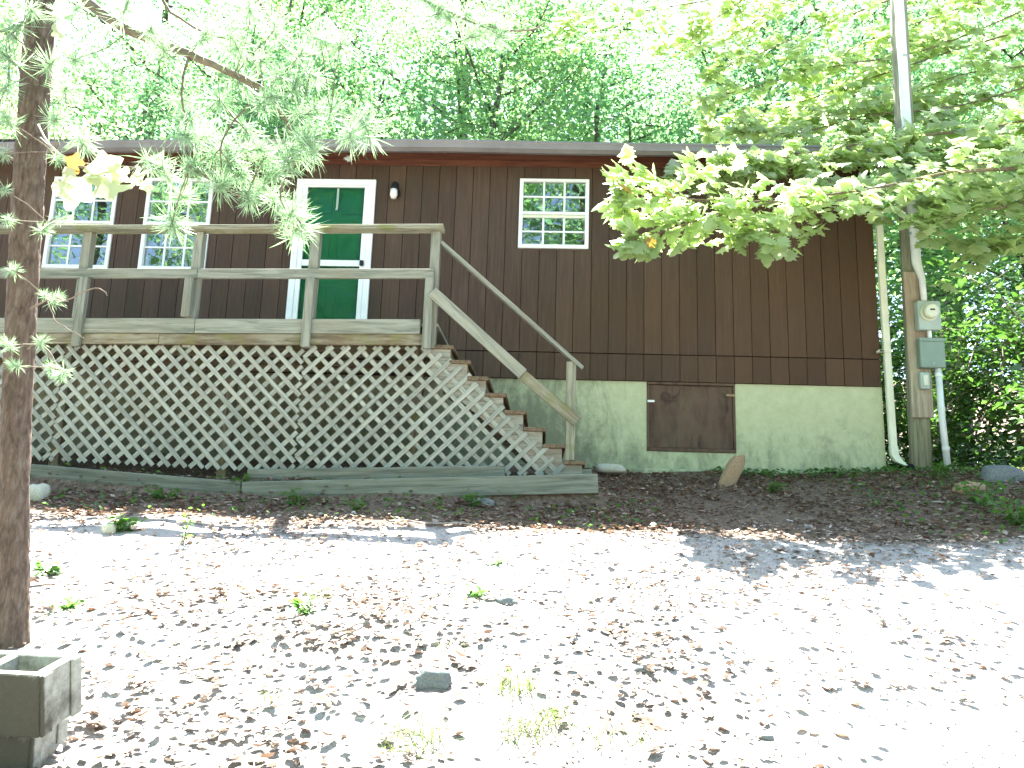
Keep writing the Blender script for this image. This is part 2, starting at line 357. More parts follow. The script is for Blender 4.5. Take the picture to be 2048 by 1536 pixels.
# ------------------------------------------------------------------ terrain
def smooth(a, b, x):
    t = min(1, max(0, (x-a)/(b-a))); return t*t*(3-2*t)
BOARD_L = [(-4.6, -1.95), (-2.03, -2.13), (1.02, -2.02)]     # plan line of the ground boards
def board_y(X):
    for (x0, y0), (x1, y1) in zip(BOARD_L, BOARD_L[1:]):
        if X <= x1: return y0+(y1-y0)*(X-x0)/(x1-x0)
    return BOARD_L[-1][1]
def gz(X, Y):
    if Y > 0: z = .80 + .0*Y + (.10*(Y-7) if Y > 7 else 0)
    else: z = .80 + .243*Y if Y > -12 else .80-.243*12 + .05*(Y+12)
    if Y > 30: z += .12*(Y-30)
    bank = smooth(3.1, 5.6, X)*smooth(-6.5, -2.0, Y)*(1-smooth(-1.2, .4, Y)*.75)*.26
    z += bank + smooth(5.5, 16, X)*.9*smooth(-8, 2, Y)
    z += smooth(-3, -9, X)*.35*smooth(-7, -2, Y)*0
    by = board_y(X)
    if X < 1.25:
        terr = .43 + .055*(Y+2.1)/1.0 + .10*smooth(-1.8, 0, Y)
        if X < -2.0: terr += .025*(-2.0-X)
        k = smooth(by-.06, by+.05, Y)*(1-smooth(1.0, 1.25, X))
        z = z + (max(terr, z)-z)*k
    if -7 < X < 4.3 and Y > .02 and Y < 7: z = .7
    if -12 < Y < 3 and abs(X) < 12:
        z += .035*mnoise.noise((X*.9, Y*.9, 0)) + .018*mnoise.noise((X*2.7, Y*2.7, 3))
        if Y < -2.4: z += .010*mnoise.noise((X*8, Y*8, 5))
    else: z += .4*mnoise.noise((X*.08, Y*.08, 1)) if (Y > 10 or abs(X) > 14) else 0
    return z
def pale(X, Y):
    k = smooth(-2.75-.3*smooth(1, 2.5, X), -3.35-.2*smooth(1, 2.5, X), Y)*.58  # brown in the cabin and maple shadow, pale beyond: shade put into colour
    # the pale worn track that swings across the right of the yard
    cx = .3 + .95*(-3.2-Y)*-.35
    k += .55*smooth(.6, 1.8, X + .25*(Y+4))*smooth(-2.7, -3.3, Y)
    k += .35*math.exp(-((Y+3.55)/.55)**2)
    return max(-.2, min(1, k))
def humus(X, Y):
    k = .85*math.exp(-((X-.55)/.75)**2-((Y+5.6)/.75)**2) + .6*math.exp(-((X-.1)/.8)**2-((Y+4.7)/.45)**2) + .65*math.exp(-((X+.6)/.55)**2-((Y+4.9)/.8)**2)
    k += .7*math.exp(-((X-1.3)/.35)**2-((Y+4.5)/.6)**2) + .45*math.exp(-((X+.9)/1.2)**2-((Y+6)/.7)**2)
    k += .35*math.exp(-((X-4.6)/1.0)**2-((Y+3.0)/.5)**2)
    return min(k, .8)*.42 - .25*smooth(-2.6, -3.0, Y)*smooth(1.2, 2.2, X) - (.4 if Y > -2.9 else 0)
def axis(lo, hi, flo, fhi, fine):
    a = list(np.arange(flo, fhi, fine)); st = fine; x = fhi
    while x < hi: a.append(x); st = min(st*1.35, 25); x += st
    a.append(hi); st = fine; x = flo-fine
    while x > lo: a.insert(0, x); st = min(st*1.35, 25); x -= st
    a.insert(0, lo); return np.array(a)
gx = axis(-260, 260, -5.6, 6.6, .075); gy = axis(-200, 320, -7.4, .4, .075)
VV = []; PV = []; MV = []; HV = []
for yy in gy:
    for xx in gx:
        VV.append((xx, yy, gz(xx, yy))); PV.append(pale(xx, yy) if abs(xx) < 12 and -12 < yy < 2 else 0)
        HV.append(humus(xx, yy) if abs(xx) < 12 and -12 < yy < 2 else 0)
        if xx > 5 and .6 < yy < 40: MV.append(.9); continue
        MV.append(.75*smooth(-.75, -.1, yy)*smooth(1.6, 3.2, xx)*(1-smooth(5.5, 7, xx)) if -2 < yy < 2 else 0)
nx, ny = len(gx), len(gy)
FF = np.array([(j*nx+i, j*nx+i+1, (j+1)*nx+i+1, (j+1)*nx+i) for j in range(ny-1) for i in range(nx-1)])
me = mesh_np('ground', VV, FF, 'ground', True)
a_ = me.attributes.new('pale', 'FLOAT', 'POINT'); a_.data.foreach_set('value', np.array(PV, np.float32))
a_ = me.attributes.new('humus', 'FLOAT', 'POINT'); a_.data.foreach_set('value', np.array(HV, np.float32))
a_ = me.attributes.new('moss', 'FLOAT', 'POINT'); a_.data.foreach_set('value', np.array(MV, np.float32))
tag(link(bpy.data.objects.new('ground', me)), kind='structure')

# ------------------------------------------------------------------ house
HX0, HX1, HD = -7.1, 4.315, 7.0
ZS, ZB, ZT, ZG = 2.099, 1.792, 4.462, .35
house = thing('house', (0, 0, .8), 'brown wood-sided cabin with a green door on a pale raised foundation', 'house')
WINS = [(.2, 1.029, 3.341, 4.215), (-5.495, -4.684, 2.991, 4.165), (-4.322, -3.505, 2.991, 4.165)]
DOOR = (-2.486, -1.523, 1.93, 4.174)
OPEN = WINS + [DOOR]
back = MB()
def weld_parts(mb):
    """boxes of one wall strip grouped into connected pieces (touching boxes stay together)"""
    B = [mb.v[i:i+8] for i in range(0, len(mb.v), 8)]; ext = [(min(v[0] for v in b), max(v[0] for v in b), min(v[2] for v in b), max(v[2] for v in b), b[0][1], b[7][1]) for b in B]
    grp = list(range(len(B)))
    for i in range(len(B)):
        for j in range(i):
            a, c = ext[i], ext[j]
            if a[0] <= c[1]+1e-6 and c[0] <= a[1]+1e-6 and min(a[3], c[3])-max(a[2], c[2]) > 1e-6:
                gi, gj = grp[i], grp[j]; grp = [gj if q == gi else q for q in grp]
    out = []
    for q in sorted(set(grp)):
        o = MB()
        for i, e in enumerate(ext):
            if grp[i] == q: o.box(e[0], e[1], e[4], e[5], e[2], e[3])
        out.append(o)
    return out
def wall_with_openings(mb, x0, x1, z0, z1, y0, y1, ops):
    xs = sorted({x0, x1, *[v for o in ops for v in o[:2] if x0 < v < x1]})
    for a, b in zip(xs, xs[1:]):
        seg = [(z0, z1)]
        for o in ops:
            if o[0] <= a+1e-6 and o[1] >= b-1e-6:
                ns = []
                for (p, q) in seg:
                    if o[2] >= q or o[3] <= p: ns.append((p, q)); continue
                    if o[2] > p: ns.append((p, o[2]))
                    if o[3] < q: ns.append((o[3], q))
                seg = ns
        for (p, q) in seg: mb.box(a, b, y0, y1, p, q)
wall_with_openings(back, HX0+.01, HX1-.012, ZB+.01, ZT, .012, .14, OPEN)
fw = back.build('front_wall', 'backing', house)
g, g0 = .2032, -.358
for zi, (z0, z1) in enumerate(((ZS+.006, ZT), (ZB, ZS-.006))):
    n = math.floor((HX0-g0)/g)
    while g0+n*g < HX1:
        a, b = max(HX0, g0+n*g+.0035), min(HX1, g0+(n+1)*g-.0035); n += 1
        if b-a < .01: continue
        mb = MB(); yo = rnd.uniform(0, .0025) + (.004 if zi else 0)
        wall_with_openings(mb, a, b, z0, z1, -.014+yo, .011, OPEN if zi == 0 else [DOOR])
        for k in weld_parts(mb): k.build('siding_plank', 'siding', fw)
# other walls, floor, interior
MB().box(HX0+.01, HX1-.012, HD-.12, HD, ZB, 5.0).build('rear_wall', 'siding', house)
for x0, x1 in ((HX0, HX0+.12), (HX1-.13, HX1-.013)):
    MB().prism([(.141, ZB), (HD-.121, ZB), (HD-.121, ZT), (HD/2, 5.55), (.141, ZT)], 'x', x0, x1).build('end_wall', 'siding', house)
MB().box(HX0+.13, HX1-.14, .145, HD-.13, 1.86, 1.93).build('floor', 'room', house)
MB().box(HX0+.13, HX1-.14, 2.6, 2.68, 1.935, ZT-.01).build('partition', 'room', house)
MB().box(HX0+.13, HX1-.14, .145, HD-.13, ZT+.002, ZT+.06).build('ceiling', 'room', house)
# foundation
HA = (1.71, 2.70, 1.0, 1.785)
fd = MB(); wall_with_openings(fd, HX0, HX1+.012, ZG, ZB-.004, .02, .22, [HA]); fd.box(HX0, HX1+.012, HD-.2, HD, ZG, ZB-.004)
fd.box(HX0, HX0+.2, .221, HD-.201, ZG, ZB-.005).box(HX1-.19, HX1+.011, .221, HD-.201, ZG, ZB-.005)
fo = fd.build('foundation', 'foundation', house)
MB().box(1.35, 2.3, -.10, .018, .45, .80).build('footing_edge', 'foundation', house, .015)
# crawl-space hatch
ha = MB().box(HA[0]+.03, HA[1]-.03, .025, .05, HA[2]+.045, HA[3]-.03).build('access_hatch', 'hatch', house, .003)
MB().box(HA[0]+.003, HA[1]-.003, .005, .06, HA[2]+.003, HA[2]+.042).build('hatch_sill', 'hatch', ha, .003)
MB().box(HA[0]+.003, HA[1]-.003, .002, .06, HA[3]-.028, HA[3]+.003).build('hatch_head', 'hatch', ha, .003)
for xa in (HA[0]+.003, HA[1]-.029): MB().box(xa, xa+.026, .008, .06, HA[2]+.044, HA[3]-.03).build('hatch_jamb', 'hatch', ha, .003)
MB().box(HA[0]+.005, HA[0]+.085, -.008, .007, 1.55, 1.575).build('latch', 'white', ha, .003)
MB().box(HA[1]-.10, HA[1]-.01, -.003, .005, 1.64, 1.662).build('hinge', 'brownstone', ha)
# windows
def window(x0, x1, z0, z1, cols=3, rows=2):
    fr = MB(); w = .045
    fr.ring(x0+.002, x1-.002, z0+.002, z1-.002, w, w, w*1.05, w*.8, -.035, .05)
    wn = fr.build('window', 'white', house, .004)
    zm = (z0+z1)/2
    MB().box(x0+w+.001, x1-w-.001, -.028, .03, zm-.012, zm+.022).build('meeting_rail', 'white', wn, .003)
    MB().box(x0+w+.001, x1-w-.001, -.006, .028, zm-.046, zm-.013).build('lower_sash_rail', 'cream', wn, .003)
    for (a, b, yy) in ((zm+.023, z1-w*.8-.001, -.006), (z0+w*1.05+.001, zm-.047, .010)):
        A, B = x0+w+.002, x1-w-.002; cw = (B-A)/cols; rh = (b-a)/rows
        for i in range(1, cols): MB().box(A+i*cw-.012, A+i*cw+.012, yy-.010, yy+.006, a, b).build('muntin', 'white', wn, .002)
        for j in range(1, rows): MB().box(A, B, yy-.012, yy+.007, a+j*rh-.010, a+j*rh+.010).build('muntin', 'white', wn, .002)
        for i in range(cols):
            for j in range(rows):
                MB().box(A+i*cw+.003, A+(i+1)*cw-.003, yy-.001, yy+.003, a+j*rh+.003, a+(j+1)*rh-.003).build('pane', 'glass', wn,
                    mtx=Matrix.Translation((0, 0, 0)))
for wv in WINS: window(*wv)
# pale curtain glimpsed in the middle window
cu = MB()
# door
x0, x1, z0, z1 = DOOR
dr = MB()
dr.ring(x0+.002, x1-.002, z0-.03, z1-.002, .075, .075, .032, .075, -.04, .10)
door_frame = dr.build('door_frame', 'white', house, .005)
sdz = 3.118
sd_ = MB().ring(x0+.078, x1-.078, z0+.01, z1-.078, .057, .057, .11, .022, -.030, .002)
sdo = sd_.build('storm_door', 'white', house, .004)
MB().box(x0+.136, x1-.136, -.029, .001, sdz-.037, sdz+.037).build('mid_rail', 'white', sdo, .004)
MB().box(x0+.137, x1-.137, -.016, -.012, sdz+.039, z1-.101).build('glass', 'stormglass', sdo)
MB().box(x0+.137, x1-.137, -.016, -.012, z0+.122, sdz-.039).build('glass', 'stormglass', sdo)
MB().box(x1-.128, x1-.085, -.062, -.031, sdz-.035, sdz+.03).build('handle', 'black', sdo, .006)
gd = MB().box(x0+.085, x1-.085, .045, .085, z0+.005, z1-.08).build('green_door', 'green', house)
dx0, dx1 = x0+.16, x1-.16; mid = (dx0+dx1)/2
for (pz0, pz1) in ((2.08, 2.86), (2.98, 3.66), (3.76, 3.98)):
    for (pa, pb) in ((dx0, mid-.05), (mid+.05, dx1)):
        r_ = MB().box(pa, pb, .036, .0445, pz0, pz1); r_.build('door_panel', 'green', gd, .0035)
MB().box(-1.992, -1.968, -.022, -.0165, 3.80, 4.06).box(-1.992, -1.968, -.034, -.0225, 3.78, 3.80).build('wreath_hanger', 'meter', sdo)
# porch light
lx = -1.277
pl = MB().tube([(lx, -.02, 4.0), (lx, -.045, 4.0)], .055, 16).build('porch_light', 'black', house, smooth=False)
MB().tube([(lx, -.048, 4.06), (lx, -.10, 4.075), (lx, -.11, 4.02)], [.03, .045, .05], 12).build('lamp_hood', 'black', pl)
MB().tube([(lx-.012, -.10, 4.02), (lx-.012, -.10, 3.95), (lx-.012, -.10, 3.905)], [.042, .045, .028], 14).build('lamp_glass', 'lampglass', pl, smooth=True)
# soffit, fascia, gutter, roof
EY = -.50
for k, (ya, yb) in enumerate(((-.015, -.135), (-.139, -.262))):
    MB().box(HX0-.4, HX1+.3, yb, ya, 4.446-k*.003, 4.462-k*.003).build('soffit_board', 'soffit', house, .003)
MB().box(HX0, HX1, -.034, -.015, 4.365, 4.444).build('frieze_board', 'soffit', house, .004)
MB().box(HX0-.4, HX1+.3, -.296, -.264, 4.425, 4.466).build('fascia', 'fascia', house, .004)
GUT = [(HX0-.4, 4.30), (-5.887, 4.348), (-4.871, 4.384), (-2.332, 4.425), (-.594, 4.439), (.55, 4.427), (1.681, 4.421), (2.465, 4.418), (HX1+.3, 4.41)]
def gut_z(x):
    for (a, p), (b, q) in zip(GUT, GUT[1:]):
        if x <= b: return p+(q-p)*(x-a)/(b-a)+.062
    return GUT[-1][1]+.062
prof = [(p+.19, q) for p, q in [(-.487, 0), (-.487, -.105), (-.545, -.115), (-.590, -.085), (-.600, -.035), (-.612, -.02), (-.612, 0), (-.606, 0), (-.594, -.03), (-.584, -.078), (-.543, -.106), (-.493, -.098), (-.493, 0)]]
JX = [HX0-.4, -5.05, -3.75, -1.45, -.78, 1.6, HX1+.3]
for a, b in zip(JX, JX[1:]):
    xs = np.linspace(a+.002, b-.002, max(3, int((b-a)/.25)+1)); mb = MB(); n = len(prof)
    for x in xs:
        for (py, pz) in prof: mb.v.append((x, py, gut_z(x)+pz))
    for i in range(len(xs)-1):
        for k in range(n): k2 = (k+1) % n; mb.f.append((i*n+k, i*n+k2, (i+1)*n+k2, (i+1)*n+k))
    mb.f.append(tuple(range(n))); mb.f.append(tuple((len(xs)-1)*n+k for k in reversed(range(n))))
    mb.build('gutter', 'gutter', house)
for x in (-5.05, -4.15, -3.75, -1.45, -1.1, -.78, 1.6):
    mb = MB()
    for sx in (-.022, .022):
        for (py, pz) in ((-.487, -.109), (-.546, -.119), (-.595, -.088), (-.605, -.037), (-.617, -.022), (-.617, .004)): mb.v.append((x+sx, py+.19, gut_z(x)+pz))
    for k in range(5): mb.f.append((k, k+1, 7+k, 6+k))
    mb.build('gutter_joint', 'gutter', house)
rp = [(-.335, 4.478), (HD/2, 5.64), (HD+.335, 4.478), (HD+.335, 4.498), (HD/2, 5.68), (-.335, 4.498)]
MB().prism(rp, 'x', HX0-.45, HX1+.35).build('roof', 'roof', house)
# downspout
dsx = HX1+.055
def rect_pipe(mb, pts, w=.075, d=.055):
    b = len(mb.v)
    for p in pts: mb.v += [(p[0]-w/2, p[1]-d/2, p[2]), (p[0]+w/2, p[1]-d/2, p[2]), (p[0]+w/2, p[1]+d/2, p[2]), (p[0]-w/2, p[1]+d/2, p[2])]
    for i in range(len(pts)-1):
        for k in range(4): k2 = (k+1) % 4; mb.f.append((b+i*4+k, b+i*4+k2, b+i*4+4+k2, b+i*4+4+k))
    mb.f.append((b+3, b+2, b+1, b)); e = b+len(pts)*4-4; mb.f.append((e, e+1, e+2, e+3)); return mb
dsp = rect_pipe(MB(), [(dsx+.02, -.36, 4.37), (dsx+.02, -.36, 4.33), (dsx, -.06, 4.18), (dsx-.005, -.055, 3.2), (dsx+.004, -.055, 2.0), (dsx+.012, -.055, 1.07)]).build('downspout', 'cream', house, .006)
rect_pipe(MB(), [(dsx+.012, -.055, 1.12), (dsx+.016, -.06, 1.02), (dsx+.05, -.09, .945), (dsx+.12, -.14, .90)], .084, .065).build('downspout_elbow', 'cream', dsp, .005)
for zz in (4.03, 2.18): MB().box(dsx-.095, dsx+.045, -.092, -.084, zz-.014, zz+.014).box(dsx-.105, dsx-.042, -.092, -.02, zz-.013, zz+.013).build('downspout_strap', 'cream', dsp, .003)
pts = [(dsx+.10+.05*i, -.15+.02*i, .875+.006*math.sin(i)-.004*i) for i in range(17)]
dpm = MB().tube(pts, [.048 if i % 2 else .056 for i in range(17)], 12)
tag(dpm.build('drain_pipe', 'black'), 'black corrugated drain pipe lying at the foot of the white downspout', 'pipe')

# ------------------------------------------------------------------ deck
TL = .0185
def dz(X, z): return z + TL*(X+.65)
DF = -1.80
deck = thing('deck', (-2.6, -1.0, .6), 'weathered grey timber deck with railing in front of the green door', 'deck')
DL = -6.4
def rail(name, x0, x1, y, z, w, t, m, nrm=(0, 1, 0)): return board(name, (x0, y, dz(x0, z)), (x1, y, dz(x1, z)), w, t, nrm, m, deck)
# floor boards run front to back
x = DL
while x < -.47:
    board('floor_board', (x+.07, -.06, dz(x, 1.925)), (x+.07, -1.765, dz(x, 1.925)), .135, .032, (0, 0, 1), 'deck', deck); x += .142
for yy in (-.35, -1.1): rail('joist', DL, -.5, yy, 1.83, .14, .04, 'rim')
rail('kick_board', DL, -2.72, DF, 1.898, .142, .036, 'deck'); rail('kick_board', -2.715, -.60, DF, 1.896, .138, .036, 'deck')
rail('rim_board', DL, -3.05, DF+.012, 1.775, .098, .036, 'rim'); rail('rim_board', -3.045, -1.68, DF+.010, 1.772, .10, .036, 'rim'); rail('rim_board', -1.675, -.50, DF+.012, 1.775, .10, .036, 'rim')
rail('mid_rail', DL, -2.75, -1.80, 2.410, .092, .036, 'deck'); rail('mid_rail', -2.745, -.50, -1.80, 2.408, .092, .036, 'deck')
rail('top_rail', DL, -2.9, -1.775, 2.865, .14, .042, 'deckmoss', (0, 0, 1)); rail('top_rail', -2.896, -.43, -1.773, 2.866, .14, .042, 'deckmoss', (0, 0, 1))
for px in (-5.0, -3.884, -2.79, -1.66, -.505):
    board('post', (px, -1.735, dz(px, 1.70)), (px, -1.735, dz(px, 2.843)), .089, .089, (0, 1, 0), 'deck', deck, .005)
for px, zb in ((-5.0, 1.69), (-3.812, 1.69), (-2.80, 1.975), (-1.65, 1.69), (-.53, 1.68)):
    board('post_facing', (px, -1.842, dz(px, zb)), (px, -1.842, dz(px, 2.360)), .082, .04, (0, 1, 0), 'deck', deck, .004)
for px in (-5.5, -4.0, -2.4, -.62):
    for yy in (-1.6,): board('support_post', (px, yy, .30), (px, yy, dz(px, 1.76)), .09, .09, (0, 1, 0), 'rim', deck, .004)
rail('beam', DL, -.52, -1.60, 1.84, .13, .04, 'rim')

# lattice skirt: every slat is its own piece
def clip_poly_line(poly, p, d):
    """segment of the line p+t*d inside a convex polygon"""
    t0, t1 = -99, 99; n = len(poly)
    for i in range(n):
        a = Vector(poly[i]); b = Vector(poly[(i+1) % n]); e = b-a; nn = Vector((-e.y, e.x))   # inside = left
        den = nn.dot(d); num = nn.dot(a-p)
        if abs(den) < 1e-9:
            if num > 0: return None
            continue
        t = num/den
        if den > 0: t0 = max(t0, t)
        else: t1 = min(t1, t)
    return (t0, t1) if t1-t0 > .03 else None
def lattice(poly, front_dir, label, off):
    cx = sum(p[0] for p in poly)/len(poly)
    t = thing('lattice_panel', (cx, DF+.03, min(p[1] for p in poly)), label, 'lattice', 'lattice panels under the deck')
    PT = .1075; sw = .040
    for dirn in (1, -1):
        d = Vector((1, dirn)).normalized(); nrm = Vector((-d.y, d.x))
        yy = DF+.030 + (0 if dirn == front_dir else .009)
        for k in range(-90, 90):
            p = nrm*(k*PT+off+rnd.uniform(-.003, .003))
            s = clip_poly_line(poly, p, d)
            if not s: continue
            a = p+d*s[0]; b = p+d*s[1]
            if front_dir == 1 and dirn == 1 and b.x > -.35: b = b+d*rnd.uniform(0, .05)
            board('slat', (a.x, yy, a.y), (b.x, yy, b.y), sw*rnd.uniform(.94, 1.04), .0085, (0, 1, 0), 'lattice', t, 0)
    return t
def zt(X): return dz(X, 1.712)
lattice([(-6.3, .62), (-3.96, .575), (-3.96, zt(-3.96)), (-6.3, zt(-6.3))], -1, 'grey lattice panel at the far left, partly behind the pine trunk', .03)
lattice([(-3.95, .575), (-1.685, .525), (-1.685, zt(-1.685)), (-3.95, zt(-3.95))], -1, 'grey diagonal lattice panel under the deck below the two tall windows', .0)
lattice([(-1.675, .525), (.80, .575), (-.40, 1.655), (-.55, zt(-.55)), (-1.675, zt(-1.675))], 1, 'grey lattice panel cut to a slope beneath the wooden stairs', .05)

# ------------------------------------------------------------------ stairs
st = thing('wooden_stairs', (.3, -1.3, .6), 'steep wooden stairs with handrail going down beside the deck', 'stairs')
SY0, SY1 = -1.755, -.72
TX = [(-.286, 1.737), (-.124, 1.600), (.052, 1.449), (.216, 1.298), (.402, 1.145), (.581, .995), (.759, .847), (.943, .703)]
for i, (tx, tz) in enumerate(TX):
    yj = rnd.uniform(-.012, .012)
    board('tread', (tx-.10, SY0-.03+yj, tz-.019), (tx-.10, SY1+.02+yj, tz-.019), .20, .036, (0, 0, 1), 'tread', st, .005)
    zb = TX[i+1][1] if i+1 < len(TX) else .50
    board('riser', (tx-.045, SY0+.045, (tz-.04+zb)/2), (tx-.045, SY1-.045, (tz-.04+zb)/2), tz-.04-zb, .02, (1, 0, 0), 'rim', st, .002)
def stringer(y):
    top = []; (ax, az) = (-.50, 1.70)
    pts = [(ax, az)]
    for i, (tx, tz) in enumerate(TX):
        pts += [(pts[-1][0], tz-.038), (tx-.03, tz-.038)]
    pts += [(.915, .50), (.70, .50), (-.50, 1.46)]
    q = [];
    for p in pts:
        if not q or (abs(p[0]-q[-1][0])+abs(p[1]-q[-1][1])) > 1e-4: q.append(p)
    return MB().prism(q, 'y', y, y+.036).build('stringer', 'stringer', st)
stringer(SY0); stringer(SY1-.036)
board('handrail', (-.455, -1.715, 2.745), (.905, -1.715, 1.555), .085, .036, Vector((1, 0, 1)), 'deck', st)
board('lower_rail', (-.50, -1.868, 2.215), (.36, -1.80, 1.475), .105, .034, (0, 1, 0), 'deck', st)
board('lower_rail', (.335, -1.762, 1.490), (.865, -1.752, 1.055), .10, .034, (0, 1, 0), 'deckmoss', st)
board('newel_post', (.80, -1.705, .705), (.80, -1.705, 1.615), .089, .089, (0, 1, 0), 'deckmoss', st, .005)
board('bottom_riser_board', (.60, -1.72, .575), (1.0, -1.72, .585), .10, .036, (0, 1, 0), 'oldboard', st, .004)

# ------------------------------------------------------------------ ground boards
def gboard(name, a, b, label):
    o = board(name, a, b, .165, .04, (0, 1, .06), 'oldboard', None, .006); return tag(o, label, 'board', 'boards edging the ground below the lattice')
pL = at(30, 944, -1.97); pJ = at(481, 983, -2.14); pJ2 = at(484, 983, -2.14); pR = at(1196, 967, -2.03)
gboard('edging_board', pL, pJ, 'long grey edging board sloping down to the right below the left lattice')
gboard('edging_board', pJ2, pR, 'long grey edging board lying level below the foot of the stairs')
pA = at(495, 957, -1.93); pB = at(1010, 950, -1.90)
gboard('edging_board', pA, pB, 'dark narrow board lying behind the front edging board against the lattice')

# ------------------------------------------------------------------ stones and blocks
def rock(name, c, size, material, label, cat='stone', group='stones lying in the yard', rot=(0, 0, 0), seed=0, rough=.22):
    bm = bmesh.new(); bmesh.ops.create_icosphere(bm, subdivisions=3, radius=1)
    for v in bm.verts:
        n = v.co.normalized()
        k = 1+rough*mnoise.noise(n*1.3+Vector((seed*3.1, 0, 0)))+.5*rough*mnoise.noise(n*3.1+Vector((0, seed*2.3, 0)))+.15*rough*mnoise.noise(n*9+Vector((0, 0, seed)))
        q = n*k; m_ = max(abs(q.x), abs(q.y), abs(q.z)); v.co = q*(.72+.28/m_*k*.9)
    me = bpy.data.meshes.new(name); bm.to_mesh(me); bm.free(); me.materials.append(M[material])
    for p in me.polygons: p.use_smooth = True
    from mathutils import Euler
    mt = Matrix.Translation(Vector(c)) @ Euler(rot).to_matrix().to_4x4() @ Matrix.Diagonal((*size, 1))
    return tag(link(bpy.data.objects.new(name, me), None, mt), label, cat, group)
def on(x, y, Ys=None):
    """where the ray through a photo pixel meets the terrain"""
    d = (_w + (x-1024)/FPX*_r - (y-768)/FPX*_u).normalized(); t = 1.5; p = CAM
    while t < 60:
        p = CAM+d*t
        if p.z < gz(p.x, p.y): return p
        t += .02
    return p
p = at(1462, 950, -.95); rock('leaning_stone', p, (.085, .06, .24), 'brownstone', 'flat brown stone slab leaning upright in front of the foundation', rot=(.1, .52, .25), seed=1)
p = at(1222, 938, -.55); rock('stone', p, (.16, .09, .055), 'palestone', 'pale flat stone between the stairs and the crawl-space hatch', seed=2)
p = on(866, 1368); rock('stone', (p.x, p.y, p.z+.015), (.075, .05, .05), 'stone', 'blue-grey stone lying alone on the bright leaf litter', seed=3, rough=.4)
p = on(1012, 1205); rock('stone', (p.x, p.y, p.z+.005), (.065, .05, .03), 'stone', 'small grey stone half buried in the middle of the yard', seed=4)
p = on(1940, 985); rock('stone', (p.x, p.y, p.z+.03), (.13, .10, .075), 'brownstone', 'rounded brown stone to the right of the utility pole', seed=5)
p = on(2020, 965); rock('stone', (p.x, p.y+.1, p.z+.05), (.22, .16, .12), 'stone', 'large grey stone at the right edge below the shrubs', seed=6)
p = on(72, 1000); rock('stone', (p.x, p.y+.02, p.z+.05), (.085, .08, .085), 'palestone', 'pale stone under the left end of the edging board', seed=7)
p = on(218, 1065); rock('stone', (p.x, p.y, p.z+.02), (.05, .045, .05), 'palestone', 'small pale stone among weeds left of centre', seed=8)
p = on(1290, 1340); rock('stone', (p.x, p.y, p.z), (.045, .03, .02), 'stone', 'tiny grey stone on the right of the leaf litter', seed=9)
p = on(1530, 1475); rock('stone', (p.x, p.y, p.z), (.03, .02, .015), 'stone', 'dark chip of stone near the bottom right', seed=10)
p = on(965, 1010); rock('stone', (p.x, p.y, p.z+.01), (.11, .06, .05), 'stone', 'grey stone half hidden by weeds below the level edging board', seed=12)
def cinder(loc, rz, label, tilt=0):
    L, W, H, wl = .40, .195, .19, .034
    bm = bmesh.new(); mb = MB()
    mb.box(-L/2, L/2, -W/2, -W/2+wl, 0, H).box(-L/2, L/2, W/2-wl, W/2, 0, H)
    for xx in (-L/2, -wl/2, L/2-wl): mb.box(xx+.0004, xx+wl-.0004, -W/2+wl-.0005, W/2-wl+.0005, .0006, H-.0006)
    for s in (-1, 1):    # ears of the hollow end
        for yy in (-W/2, W/2-.05): mb.box(min(s*L/2, s*(L/2+.012)), max(s*L/2, s*(L/2+.012)), yy+.001, yy+.05-.001, .001, H-.001)
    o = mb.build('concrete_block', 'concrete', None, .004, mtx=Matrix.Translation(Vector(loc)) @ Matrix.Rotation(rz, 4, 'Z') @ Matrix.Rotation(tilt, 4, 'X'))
    return tag(o, label, 'block', 'stacked concrete blocks')
bt = at(140, 1318, -6.25)
BZ = bt.z-.19
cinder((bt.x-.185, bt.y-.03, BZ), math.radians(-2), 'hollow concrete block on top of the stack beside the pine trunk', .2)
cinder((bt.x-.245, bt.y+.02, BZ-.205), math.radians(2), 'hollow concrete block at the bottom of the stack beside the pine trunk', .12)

# ------------------------------------------------------------------ utility pole
up = thing('utility_pole', (4.66, -.1, .82), 'wooden utility pole with electric meter and breaker box', 'utility pole')
PB, PT_ = Vector((4.63, -.12, .3)), Vector((4.80, -.02, 9.2))
def pol(z): k = (z-PB.z)/(PT_.z-PB.z); return PB+(PT_-PB)*k
MB().tube([pol(z) for z in (.3, 2, 4, 6, 9.2)], [.115, .11, .105, .10, .09], 18).build('pole', 'pole', up, smooth=True)
MB().box(4.515, 4.745, -.262, -.232, 1.41, 3.05).build('mounting_board', 'poleboard', up, .004)
mbx = MB().box(4.60, 4.845, -.36, -.263, 2.36, 2.69).build('meter_box', 'meter', up, .01)
MB().tube([(4.715, -.361, 2.555), (4.715, -.375, 2.555), (4.715, -.376, 2.555), (4.715, -.43, 2.555), (4.715, -.445, 2.555)], [.098, .098, .08, .08, .066], 24).build('meter_dial', 'dial', mbx)
MB().box(4.69, 4.74, -.449, -.446, 2.558, 2.574).build('meter_plate', 'black', mbx)
bb = MB().box(4.60, 4.865, -.35, -.263, 1.945, 2.262).build('breaker_box', 'meter2', up, .008)
MB().box(4.592, 4.873, -.362, -.352, 2.235, 2.272).build('breaker_lid', 'meter2', bb, .003)
MB().box(4.72, 4.745, -.358, -.351, 1.975, 2.0).build('hasp', 'meter', bb)
MB().tube([(4.73, -.31, 2.263), (4.73, -.31, 2.359)], .022, 12).build('nipple', 'conduit', up)
ob = MB().box(4.60, 4.70, -.32, -.263, 1.715, 1.90).build('outlet_box', 'meter', up, .008)
MB().box(4.625, 4.68, -.328, -.321, 1.75, 1.865).build('outlet_cover', 'dial', ob, .004)
